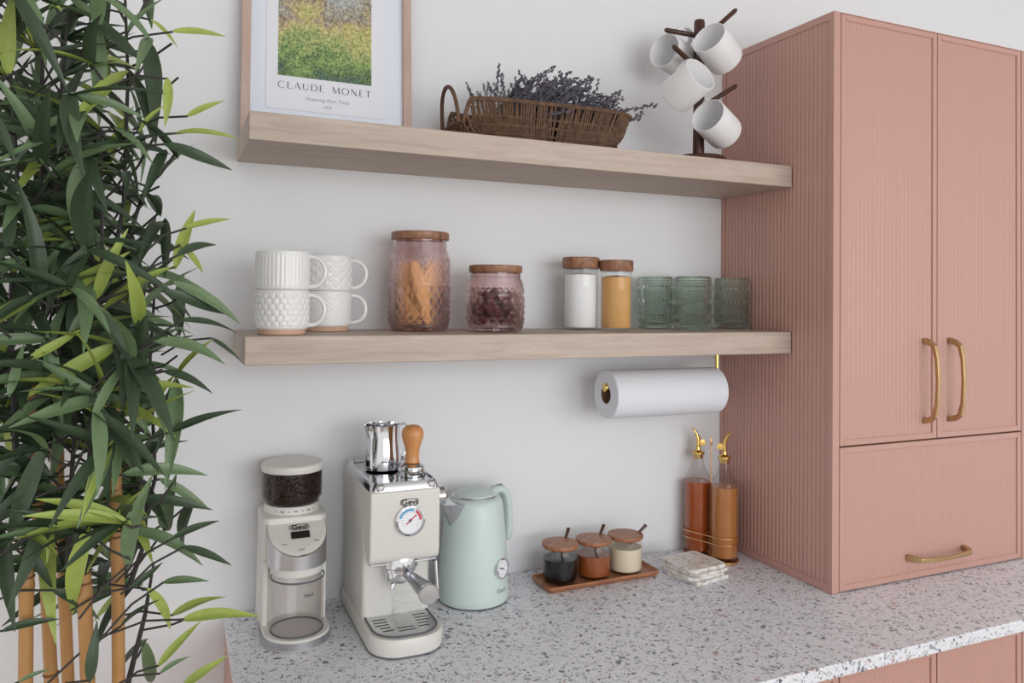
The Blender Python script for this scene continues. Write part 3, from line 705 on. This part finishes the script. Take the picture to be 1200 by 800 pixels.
# head: side profile pulled across the width
prof = [(.1375, .273), (-.0885, .273), (-.0885, .160), (-.084, .149), (-.074, .1425), (-.066, .144), (-.036, .207), (.0, .218), (.1375, .218)]
hdm = MB(); hdm.loft([[(x, y, z) for y, z in prof] for x in (-HW-.0008, HW+.0008)])
hd = hdm.build('head', M['cream'], t, bevel=.009, seg=4)
for sx in (-1, 1):
    x = sx*(HW-.001)
    MB().tube([(x, -.036, .2065), (x, -.066, .1435), (x*.95, -.076, .1415)], .0016, 8).build('chrome_trim', M['chrome'], hd)
MB().tube([(-HW*.95, -.076, .1415), (0, -.078, .1408), (HW*.95, -.076, .1415)], .0016, 8).build('chrome_trim', M['chrome'], hd)
def top(e, z): return rrect(-HW-.001+e, HW+.001-e, -.0895+e, .137-e, 0, z, 5, (.017-e*.5, .017-e*.5, .012, .012))
tp = MB().loft([top(0, .273), top(0, .278), top(.006, .2885), top(.009, .2885), top(.0105, .2845)], True, False).build('cup_warmer_frame', M['chrome'], t)
MB().loft([top(.010, .2835), top(.010, .2845)]).build('cup_warmer_plate', M['chrome'], tp)
for sx in (-1, 1): MB().box(sx*.047-.007, sx*.047+.007, -.0905, -.078, .2745, .2865).build('corner_cap', M['steel'], tp, bevel=.003)
badge(hd, T(.006, -.0888, .2515) @ FRONT, .034, .0128, .0130)
# pressure gauge
GM = T(.007, -.0886, .2195) @ FRONT
def gauge(parent, mx, r, arcs=True):
    g_ = MB().lathe([(r*.98, 0), (r, .003), (r*.98, .006), (r*.86, .0072), (r*.82, .0055), (r*.82, .003)], 48, mx, cap0=True, cap1=False).build('gauge_bezel', M['chrome'], parent)
    MB().lathe([(.002, .0028), (r*.82, .0028), (r*.82, .0034), (.002, .0034)], 40, mx).build('gauge_dial', M['dial'], g_)
    def arc(a0, a1, q0, q1, mat, nm):
        m = MB(); n = 14; A = [math.radians(a0+(a1-a0)*k/n) for k in range(n+1)]
        m.loft([[tuple(Vector((q*math.cos(a), q*math.sin(a), .0037))) for a in A] for q in (q0, q1)], False, False, False, mx); m.build(nm, mat, g_, smooth=False)
    if arcs:
        arc(70, 165, r*.62, r*.76, M['blue'], 'blue_arc'); arc(0, 58, r*.62, r*.76, M['red'], 'red_arc')
    m = MB()
    for k in range(13 if arcs else 24):
        a = math.radians(215-k*(250/12 if arcs else 15)); 
        m.box(r*.52, r*.59, -r*.012, r*.012, .0035, .0038, mx @ Matrix.Rotation(a, 4, 'Z'))
    m.build('tick_marks', M['ink'], g_, smooth=False)
    a = math.radians(40 if arcs else 160)
    MB().box(-r*.35, r*.55, -r*.035, r*.035, .004, .0045, mx @ Matrix.Rotation(a, 4, 'Z')).build('needle', M['red'] if arcs else M['ink'], g_, smooth=False)
    MB().lathe([(r*.02, .0048), (r*.09, .0046), (r*.1, .0036)], 16, mx).build('needle_hub', M['ink'], g_)
    return g_
gauge(hd, GM, .0275)
gh = MB().lathe([(.01, .150), (.033, .150), (.034, .147), (.034, .131), (.030, .128), (.030, .123), (.01, .123)], 40, T(.0, -.052, 0)).build('group_head', M['chrome'], t)
pf = MB().lathe([(.008, .124), (.0265, .124), (.027, .121), (.0262, .108), (.020, .102), (.008, .101)], 36, T(0, -.052, 0)).build('portafilter', M['chrome'], t)
MB().tube([(-.006, -.052, .103), (-.014, -.056, .096), (-.014, -.056, .088)], .005, 10).build('spout', M['chrome'], pf)
MB().tube([(.008, -.075, .117), (.011, -.085, .1175), (.012, -.1, .118), (.016, -.168, .1185), (.0163, -.172, .1185)], [.0065, .008, .0105, .0155, .0158], 20).build('portafilter_handle', plain('smoky_metal', rgb(136, 138, 144), .22, .9), pf)
xf = T(.0163, -.172, .1185) @ Matrix.Rotation(PI/2, 4, 'X') @ Matrix.Rotation(-.06, 4, 'Y')
MB().lathe([(.0158, 0), (.0172, .002), (.0172, .008), (.0160, .0095), (.002, .010)], 28, xf).build('handle_cap', M['steel'], pf)
# steam wand and knob on the side facing the kettle
MB().tube([(.058, -.035, .170), (.067, -.045, .150), (.070, -.05, .125), (.0735, -.056, .060)], .0032, 10).build('steam_wand', M['steel'], t)
MB().tube([(.066, -.044, .153), (.0695, -.049, .128)], .0062, 12).build('wand_grip', M['dgrey'], t)
xf = T(HW-.002, .0, .235) @ Matrix.Rotation(PI/2, 4, 'Y')
kn = MB().lathe([(.011, 0), (.011, .010), (.007, .012), (.007, .018), (.0165, .021), (.0185, .026), (.0185, .038), (.016, .041), (.004, .042)], 28, xf).build('steam_knob', M['chrome'], t)

# glass cup on the drip tray
o = thing('glass_cup', 'small clear glass cup standing on the espresso drip tray', 'cup', (EX+.004, EY-.088, .0352))
MB().lathe([(.003, .001), (.020, .0008), (.0235, .004), (.026, .016), (.027, .048)], 40, cap1=False).build('glass_body', M['clear'], o)
MB().lathe([(.0262, .0468), (.0275, .0475), (.0275, .0487), (.0262, .0487), (.0262, .0468)], 40, cap0=False, cap1=False).build('rim', M['clear'], o)
MB().tube([(-.025+(-.016)*math.sin(PI*k/12), 0, .038-.026*k/12) for k in range(13)], .0022, 8, xf=Matrix.Rotation(.5, 4, 'Z')).build('handle', M['clear'], o)

# milk jug and tamper on the machine's top plate
tz = .2848
o = thing('milk_jug', 'polished steel milk jug standing on the espresso machine', 'jug', (-.911, -.128, tz), math.radians(12))
def jug_r(a, z, q):
    if z > .060:
        d = (a-PI) ; k = math.exp(-(d/.30)**2)*((z-.060)/.027)**1.5; return q+.008*k
    return q
MB().lathe([(.004, .001), (.030, .0005), (.0345, .003), (.036, .010), (.0355, .03), (.0325, .058), (.0318, .068), (.0322, .078), (.0328, .087), (.0318, .0875), (.0308, .078), (.0308, .06), (.034, .028), (.033, .008), (.004, .005)], 64, rf=jug_r).build('jug_body', M['chrome'], o)
MB().tube([(.031, 0, .083), (.048, 0, .084), (.0535, 0, .079), (.054, 0, .066), (.051, 0, .035), (.046, 0, .022), (.0345, 0, .020)], .0023, 8).build('handle', M['chrome'], o)
o = thing('tamper', 'coffee tamper with beech handle standing on the espresso machine', 'tamper', (-.8715, -.196, tz))
MB().lathe([(.004, 0), (.0235, 0), (.0245, .001), (.0245, .010), (.0225, .012), (.0225, .013), (.024, .0145), (.023, .018), (.013, .024), (.004, .025)], 40).build('steel_base', M['chrome'], o)
MB().lathe([(.004, .024), (.0145, .0245), (.0128, .030), (.0125, .040), (.014, .052), (.018, .063), (.0205, .072), (.0207, .079), (.0185, .087), (.012, .0925), (.004, .094)], 40).build('wooden_handle', M['beech'], o)

# ------------------------------------------------------------------ kettle
t = thing('kettle', 'mint green electric kettle with chrome spout and round temperature dial', 'kettle', (-.7095, -.104, 0))
MB().lathe([(.01, .0003), (.069, .0003), (.0705, .002), (.0705, .004), (.01, .004)], 64).build('base_ring', M['dgrey'], t)
bp = [(.01, .004), (.0715, .004), (.0728, .007), (.0728, .016), (.0718, .035), (.0692, .08), (.0658, .125), (.062, .165), (.0592, .19), (.0565, .202), (.052, .2085), (.0465, .2105)]
MB().lathe(bp, 72).build('body', M['mint'], t)
lid = MB().lathe([(.0465, .210), (.0468, .2125), (.0455, .214), (.0435, .214)], 56).build('lid_ring', M['chrome'], t)
MB().lathe([(.0438, .2135), (.043, .216), (.036, .2205), (.02, .2245), (.004, .2255)], 56).build('lid', M['mint'], t)
sd = math.atan2(-.30, -.95)
SX = Matrix.Rotation(sd, 4, 'Z')
# pouring spout: a half cone with a pointed foot
def spring(z, rad, ha): 
    return rad, ha
rings = []
for z, ext, ha in ((.160, .0005, .03), (.168, .005, .20), (.180, .014, .36), (.192, .023, .46), (.203, .031, .52), (.2065, .034, .53)):
    R0 = .0625-(z-.16)*.0 ; rr = .0628-(z-.16)*.13
    ring = [(rr*math.cos(ha)-.004, rr*math.sin(ha), z)]
    for k in range(9):
        q = 1-2*k/8; ang = ha*q; e = ext*(1-abs(q)**1.6)
        ring.append(((rr+e)*math.cos(ang)+.0008, (rr+e)*math.sin(ang), z))
    ring.append((rr*math.cos(ha)-.004, -rr*math.sin(ha), z)); rings.append(ring)
MB().loft(rings, True, True, True, SX).build('spout', M['chrome'], t)
HX = Matrix.Rotation(sd+PI+.12, 4, 'Z')
hpts = [(.047, .2075, .008), (.062, .212, .0105), (.080, .2105, .0122), (.0925, .198, .0128), (.0985, .178, .0132), (.1010, .15, .0135), (.1005, .12, .0135), (.0985, .104, .0122), (.0965, .099, .008)]
m = MB(); rings = []
for i, (x, z, hw) in enumerate(hpts):
    a0 = Vector(hpts[max(i-1, 0)][:2]); a1 = Vector(hpts[min(i+1, len(hpts)-1)][:2]); d_ = (a1-a0).normalized(); n_ = Vector((-d_.y, d_.x)); th = .0085 if i < 8 else .005
    ring = []
    for k in range(16):
        a = 2*PI*k/16; c, s_ = math.cos(a), math.sin(a); e = .7
        py = hw*abs(c)**e*(1 if c >= 0 else -1); pn = th*abs(s_)**e*(1 if s_ >= 0 else -1)
        ring.append((x+n_.x*pn, py, z+n_.y*pn))
    rings.append(ring)
hn = m.loft(rings, xf=HX).build('handle', M['mint'], t, ang=1)
MB().tube([(x+.0085*(1 if i > 2 else .3)*.98+.0006, 0, z+(.0085 if i < 3 else .0015)) for i, (x, z, hw) in enumerate(hpts[1:8])], .0018, 6, xf=HX).build('handle_trim', M['chrome'], hn)
ga = math.atan2(-.85, .53)
gauge(t, Matrix.Rotation(ga, 4, 'Z') @ T(.0685, 0, .0745) @ Matrix.Rotation(.075, 4, 'Y').inverted() @ Matrix.Rotation(PI/2, 4, 'Z') @ FRONT, .0205, False)
text('logo_lettering', 'Gevi', .013, plain('faint_print', rgb(160, 180, 172), .5), t, Matrix.Rotation(ga-.02, 4, 'Z') @ T(.0731, 0, .032) @ Matrix.Rotation(PI/2, 4, 'Z') @ FRONT, sx=1.2)

# ------------------------------------------------------------------ acacia tray with three condiment jars
t = thing('serving_tray', 'small rectangular acacia tray holding three condiment jars', 'tray', (-.418, -.103, 0), math.radians(1.5))
def try_(e, z): return rrect(-.1425+e, .1425-e, -.046+e, .046-e, max(.004, .014-e), z, 5)
MB().loft([try_(.008, .0004), try_(.002, .006), try_(0, .012), try_(.0005, .0135), try_(.004, .0135), try_(.0055, .012), try_(.009, .007)]).build('tray_body', M['acacia'], t)
def condiment(loc, label, fill, fh, sa, rz):
    o = thing('condiment_jar', label, 'jar', loc, rz, 'condiment jars on the acacia tray')
    r, h = .0375, .072
    MB().lathe([(.004, .001), (r*.92, .0006), (r, .005), (r, h-.012), (r*.94, h-.004), (r*.90, h)], 48, cap1=False).build('glass_body', M['clear'], o)
    MB().lathe([(.004, .005), (r*.9, .005), (r-.0007, .008), (r-.0007, fh), (.004, fh+.0005)], 48).build('filling', fill, o)
    MB().lathe([(.004, h), (r*.97, h), (r*1.06, h+.003), (r*1.08, h+.007), (r*1.06, h+.010), (.004, h+.0105)], 48).build('lid', M['acacia'], o)
    MB().tube([(.006, 0, h-.028), (.018, 0, h-.010), (.036, 0, h+.012), (.052, 0, h+.026)], [.0026, .0028, .0032, .0042], 8).build('spoon', M['darkwood'], o)
ang = math.radians(38)
condiment((-.507, -.1, .0075), 'small glass jar of black syrup with acacia lid and spoon', M['coffee'], .050, 0, math.radians(42))
condiment((-.424, -.1, .0075), 'small glass jar of caramel sauce with acacia lid and spoon', M['caramel'], .049, 0, math.radians(34))
condiment((-.341, -.099, .0075), 'small glass jar of pale cream with acacia lid and spoon', M['creamfill'], .055, 0, math.radians(-6))

# ------------------------------------------------------------------ oil bottles in a gold wire rack
B1, B2 = Vector((-.0985, -.042, 0)), Vector((-.0730, -.1105, 0))
def bottle(loc, label, fill, fa):
    o = thing('oil_bottle', label, 'bottle', (loc.x, loc.y, .0055), fa, 'dispenser bottles in the gold rack')
    r = .0315
    pr_ = [(.004, .001), (r*.92, .0006), (r, .005), (r, .172), (r*.94, .184), (.019, 0.1990), (.0135, 0.2160), (.0125, 0.2300), (.0152, 0.2310), (.0152, 0.2370), (.0125, 0.2375)]
    MB().lathe(pr_, 44, cap1=False).build('glass_body', M['bottleglass'], o)
    MB().lathe([(.004, .006), (r*.9, .006), (r-.0006, .009), (r-.0006, .171), (.004, .1712)], 44).build('liquid', fill, o)
    MB().lathe([(.004, 0.2260), (.011, 0.2260), (.0118, 0.2375), (.0155, 0.2375), (.0155, 0.2415), (.010, 0.2440), (.006, 0.2460), (.0055, 0.2560), (.004, 0.2580)], 24).build('stopper', M['gold'], o)
    sp_ = MB().tube([(0, 0, 0.2540), (.0, 0, 0.2720), (.004, 0, 0.2860), (.012, 0, 0.2970)], [.0048, .0045, .0038, .0028], 10).build('pouring_spout', M['gold'], o)
    MB().lathe([(.002, -.0025), (.008, -.0022), (.0085, 0), (.008, .0022), (.002, .0025)], 20, T(-.010, 0, 0.2640) @ Matrix.Rotation(PI/2, 4, 'X')).build('flap_weight', M['gold'], sp_)
    MB().tube([(-.008, 0, 0.2660), (-.002, 0, 0.2790), (.006, 0, 0.2935), (.0145, 0, 0.3000)], .0016, 6).build('flap', M['gold'], sp_)
view = math.atan2(RT.y, RT.x)
bottle(B1, 'glass bottle of dark amber syrup in the rack, touching the wall side', M['oil1'], view+PI+.2)
bottle(B2, 'glass bottle of honey brown oil in the rack, in front of the amber one', M['oil2'], view-.2)
rk = thing('bottle_rack', 'gold wire rack holding the two oil bottles in the corner', 'rack', ((B1.x+B2.x)/2, (B1.y+B2.y)/2, 0))
dv = (B2-B1).normalized(); nv = Vector((-dv.y, dv.x, 0)); hl = (B2-B1).length/2; R_ = .0345
def stad(z, R_=R_, n=14):
    out = []
    for s_ in (1, -1):
        for k in range(n+1):
            a = -PI/2+PI*k/n; out.append(dv*s_*(hl+R_*math.cos(a))+nv*(s_*R_*math.sin(a))+Vector((0, 0, z)))
    return out
for z in (.044, .060):
    p = stad(z); MB().tube(p+[p[0], p[1]], .0013, 8, False).build('wire_ring', M['rosegold'], rk)
p = stad(.0022); MB().loft([[tuple(q+Vector((0, 0, k))) for q in p] for k in (-.0018, .0028)]).build('rack_floor', M['rosegold'], rk)
MB().tube([(0, 0, .004), (0, 0, .27)], .0014, 8).build('carrying_rod', M['rosegold'], rk)
MB().lathe([(.001, .266), (.0026, .27), (.0022, .283), (.0006, .287)], 12).build('rod_tip', M['rosegold'], rk)
for z in (.044, .060): MB().tube([nv*R_+Vector((0, 0, z)), nv*-R_+Vector((0, 0, z))], .0012, 8).build('cross_wire', M['rosegold'], rk)

# ------------------------------------------------------------------ marble coasters
rs = random.Random(21)
for k in range(4):
    pts = []; n = 44; hs = .052
    for i in range(n):
        a = 2*PI*i/n; c, s_ = math.cos(a), math.sin(a); q = hs/max(abs(c), abs(s_))
        q = min(q, hs*1.32)*(1+rs.uniform(-.022, .022)); pts.append((q*c, q*s_))
    m = MB().loft([[(x*f, y*f, z) for x, y in pts] for f, z in ((.985, 0), (1, .0015), (1.0, .0066), (.985, .0078))])
    o = m.build('coaster', M['marble'], ang=.5); o.location = (-.200+(.003, -.004, .002, -.001)[k], -.166+(-.003, .002, -.004, .002)[k], .0003+k*.0084); o.rotation_euler = (0, 0, math.radians((14, 5, 11, 7)[k])+k*PI/2)
    tag(o, ('white veined marble coaster at the bottom of the stack on the worktop', 'white veined marble coaster second from the bottom of the stack', 'white veined marble coaster just under the topmost one', 'white veined marble coaster on top of the stack by the bottles')[k], 'coaster', 'stacked marble coasters')

# ------------------------------------------------------------------ bamboo plant
PB = Vector((-1.435, -.36, -.9))
pl = thing('bamboo_plant', 'tall leafy bamboo plant with thick tan canes beside the worktop', 'plant', PB)
pm = MB().lathe([(.12, 0), (.135, .005), (.155, .26), (.16, .27), (.155, .28), (.147, .28), (.14, .24)], 40, cap1=False).build('pot', M['pot'], pl)
MB().lathe([(.141, .225), (.1, .245), (.004, .25)], 30).build('moss', M['soil'], pm)
def cane(pts, r):
    """polyline in world coordinates with swollen nodes and dark node scars"""
    P = [Vector(p)-PB for p in pts]; path = []; rad = []; nodes = []
    for a, b in zip(P, P[1:]):
        n = max(2, int((b-a).length/.012))
        for k in range(n): path.append(a.lerp(b, k/n))
    path.append(P[-1]); L = 0; prev = path[0]; ph = random.uniform(0, .2)
    tot = sum((b-a).length for a, b in zip(path, path[1:])); last = -1
    for i, q in enumerate(path):
        L += (q-prev).length; prev = q; d = (tot-L+.188) % .205
        rad.append(r*(1.0+.17*math.exp(-((d-.01)/.012)**2)))
        k = int((tot-L+.188)/.205)
        if k != last and last >= 0 and 0 < i < len(path)-1: nodes.append((q, (path[i+1]-path[i-1]).normalized()))
        last = k
    c = MB().tube(path, rad, 14).build('cane', M['cane'], pl)
    for q, tv in nodes: MB().tube([q-tv*.0014, q+tv*.0014], r*1.16, 14).build('node_scar', M['scar'], c)
def at(u, v, y): return ony(u, v, y)
for (pp, y, r) in (([(30, 800), (31, 664)], -.40, .0088), ([(60, 800), (55, 690), (46, 600), (42, 500), (40, 440)], -.36, .0085),
                   ([(80, 800), (74, 660), (68, 560), (66, 510)], -.28, .0085), ([(103, 800), (98, 672)], -.43, .009),
                   ([(139, 800), (138, 660), (132, 478), (131, 450)], -.40, .0085)):
    pts = [at(u, v, y) for u, v in pp]; b = pts[0].copy(); foot = PB+(b-PB)*.75; foot.z = -.66
    cane([foot]+pts, r)
def leaf(seed, mat):
    r = random.Random(seed); m = MB(); n = 10; rows = []; droop = r.uniform(.02, .16); tw = r.uniform(-.5, .5); sw = r.uniform(-.06, .06)
    for k in range(n+1):
        u = k/n; wd = .080*(math.sin(PI*min(1, u**.72))**.85) if 0 < k < n else .004
        z = -droop*u*u*1.2+.05*math.sin(u*PI); y = sw*math.sin(u*PI); a = tw*u
        c, s_ = math.cos(a), math.sin(a)
        for q, up in ((-1, .020), (-.5, .010), (0, -.008), (.5, .010), (1, .020)):
            yy, zz = q*wd, up*(wd/.07); rows.append((u*(1-.12*droop), y+yy*c-zz*s_, z+yy*s_+zz*c))
    f = []
    for k in range(n):
        for j in range(4): f.append((k*5+j, k*5+j+1, k*5+j+6, k*5+j+5))
    m.add(rows, f); return m
LM = {}
def leafmesh(kind, s):
    if (kind, s) not in LM:
        o = leaf(s, M[kind]).build('leaf', M[kind], pl, recalc=False, ang=2); LM[(kind, s)] = o.data; bpy.data.objects.remove(o)
    return LM[(kind, s)]
LEAVES = []; hero_now = True; tw = MB()
def put_leaf(p, q, kind, rs, wid=1.0, roll=None):
    d = q-p; L = d.length; x = d.normalized(); up = Vector((0, 0, 1))
    if roll is None: roll = rs.uniform(-1.1, 1.1)
    toward = (CAM-p).normalized(); z = up*math.cos(roll)+toward*.9*abs(math.sin(roll)+.3); z = (z-x*z.dot(x)).normalized(); y = z.cross(x)
    mx = Matrix((x*L, y*L*wid, z*L)).transposed().to_4x4(); mx.translation = p-PB
    LEAVES.append((L+(9 if hero_now else 0), mx, kind, rs.randrange(8)))
rs = random.Random(42)
hero = [((115, 372), (202, 308), 'y'), ((112, 352), (142, 268), 'y'), ((32, 422), (94, 380), 'y'), ((20, 297), (102, 256), 'y'), ((12, 320), (56, 302), 'y'), ((162, 157), (192, 122), 'y'), ((196, 90), (193, 148), 'y'),
        ((218, 137), (262, 116), 'y'), ((203, 156), (279, 158), 'y'), ((190, 168), (276, 190), 'd'), ((216, 268), (271, 254), 'y'), ((205, 316), (227, 239), 'y'), ((10, 90), (16, -12), 'y'), ((148, 38), (192, -6), 'm'),
        ((200, 37), (266, 40), 'y'), ((175, 22), (212, 52), 'y'), ((122, 458), (192, 476), 'm'), ((135, 493), (190, 452), 'y'), ((198, 507), (283, 476), 'd'), ((125, 516), (202, 510), 'm'), ((142, 556), (246, 551), 'm'),
        ((190, 434), (250, 458), 'd'), ((200, 632), (257, 604), 'd'), ((213, 640), (273, 660), 'd'), ((172, 688), (202, 738), 'y'), ((200, 722), (266, 695), 'y'), ((212, 726), (304, 719), 'y'), ((184, 782), (234, 726), 'y'),
        ((213, 806), (258, 764), 'y'), ((190, 682), (244, 678), 'm'), ((180, 480), (204, 436), 'y'), ((28, 78), (136, 44), 'd'), ((60, 150), (128, 122), 'm'), ((80, -4), (138, 38), 'm'), ((190, 340), (276, 362), 'd'),
        ((200, 330), (290, 372), 'm'), ((210, 375), (284, 388), 'd'), ((180, 400), (270, 420), 'm'), ((206, 300), (256, 282), 'd'), ((210, 285), (246, 318), 'y'), ((150, 620), (242, 655), 'm'), ((160, 585), (250, 590), 'd'),
        ((185, 560), (248, 596), 'm'), ((70, 455), (130, 480), 'd'), ((10, 465), (28, 400), 'm'), ((0, 590), (66, 608), 'm'), ((30, 640), (64, 690), 'd'), ((60, 620), (120, 600), 'd'), ((0, 740), (70, 720), 'd'), ((20, 800), (60, 780), 'm'),
        ((150, 690), (190, 655), 'd'), ((140, 735), (185, 700), 'd'), ((105, 800), (112, 730), 'd'), ((186, 790), (222, 768), 'm'), ((60, 690), (118, 725), 'd'), ((115, 640), (160, 668), 'm'), ((245, 395), (286, 424), 'd'), ((150, 665), (172, 560), 'm')]
for p, q, k in hero:
    y = rs.uniform(-.50, -.40); a = at(*p, y); b = at(*q, y+rs.uniform(-.04, .04)); put_leaf(a, b, {'y': 'leafy', 'm': 'leafm', 'd': 'leafd'}[k], rs, rs.uniform(.95, 1.25), rs.uniform(.3, 1.0))
    j1 = a+Vector((rs.uniform(-.10, -.05), rs.uniform(0, .05), rs.uniform(-.07, .0))); tw.tube([a-PB+(b-a)*.04, (a+j1)*.5+Vector((0, 0, .008))-PB, j1-PB], .0016, 5)
hero_now = False
# sprays: a twig from a stem with a fan of leaves at its end
stems = [[(150, 690), (168, 640), (176, 560)], [(80, 660), (84, 560), (90, 450)], [(20, 560), (12, 380), (20, 200), (8, 20)], [(44, 520), (52, 400), (48, 250), (50, 20)], [(66, 440), (72, 300), (66, 180), (80, 10)], [(131, 480), (128, 330), (145, 240), (150, 90), (146, -20)], [(98, 672), (104, 560), (112, 420), (120, 300), (118, 150)], [(135, 700), (160, 640), (182, 560), (176, 420), (182, 330)], [(150, 800), (170, 720), (180, 660)], [(145, 300), (160, 250), (185, 180)], [(31, 664), (24, 600), (30, 480)]]
for st in stems:
    y = rs.uniform(-.45, -.27); P = [at(u, v, y)-PB for u, v in st]; tw.tube(P, [.0045-.0025*k/(len(P)-1) for k in range(len(P))], 6)
def right_edge(v):
    tab = [(-60, 150), (0, 175), (60, 190), (120, 215), (170, 225), (205, 175), (235, 190), (280, 225), (330, 250), (380, 255), (430, 235), (480, 225), (540, 215), (600, 205), (660, 210), (720, 190), (800, 200)]
    for (a, b), (c, d) in zip(tab, tab[1:]):
        if v <= c: return b+(d-b)*(v-a)/(c-a)
    return 200
count = 0
spr = []
for si, st in enumerate(stems):
    L = sum(math.dist(a, b) for a, b in zip(st, st[1:])); n = int(L/(17 if si in (0, 1, 2, 4, 5) else 20))
    for k in range(n):
        s_ = (k+rs.random())/n*L
        for a, b in zip(st, st[1:]):
            d = math.dist(a, b)
            if s_ <= d: break
            s_ -= d
        spr.append((a[0]+(b[0]-a[0])*s_/d, a[1]+(b[1]-a[1])*s_/d))
for u, v in spr:
    if v > 660 and rs.random() < .4: continue
    y = rs.uniform(-.50, -.20); base = at(u, v, y); side = rs.choice((-1, 1)); ln = rs.uniform(.02, .10)
    az = Vector((side*rs.uniform(.3, 1), rs.uniform(-.8, .5), rs.uniform(.2, 1))).normalized(); tip = base+az*ln
    tw.tube([base-PB, (base+az*ln*.5+Vector((0, 0, -.005)))-PB, tip-PB], .0018, 5)
    for j in range(rs.randrange(4, 7)):
        dirv = Vector((az.x*.8+rs.uniform(-.9, .9), rs.uniform(-.9, .6), rs.uniform(-.75, .75))).normalized(); LL = rs.uniform(.085, .155)
        q = tip+dirv*LL
        d = q-CAM; uu = 600+FPX*d.dot(_R)/d.dot(_F); vv = CYPX-FPX*d.dot(_U)/d.dot(_F)
        if uu > right_edge(vv): continue
        if q.y > -.03: continue
        c = rs.random(); put_leaf(tip-dirv*.01, q, 'leafd' if c < .56 else ('leafm' if c < .87 else 'leafy'), rs, rs.uniform(.75, 1.02))
tw.build('twigs', M['twig'], pl)
LEAVES.sort(key=lambda e: -e[0])
rest = MB(); mi = []; KI = {'leafd': 0, 'leafm': 1, 'leafy': 2}
for i, (L, mx, kind, s_) in enumerate(LEAVES):
    me = leafmesh(kind, s_)
    if i < 300:
        o = bpy.data.objects.new('leaf', me); COL.objects.link(o); o.parent = pl; o.matrix_local = mx
    else:
        rest.add([v.co[:] for v in me.vertices], [tuple(p.vertices) for p in me.polygons], mx); mi += [KI[kind]]*len(me.polygons)
if rest.v:
    o = stuff(rest.build('small_leaves', M['leafd'], pl, recalc=False, ang=2)); o.data.materials.append(M['leafm']); o.data.materials.append(M['leafy']); o.data.polygons.foreach_set('material_index', mi)
print('leaves', len(LEAVES))
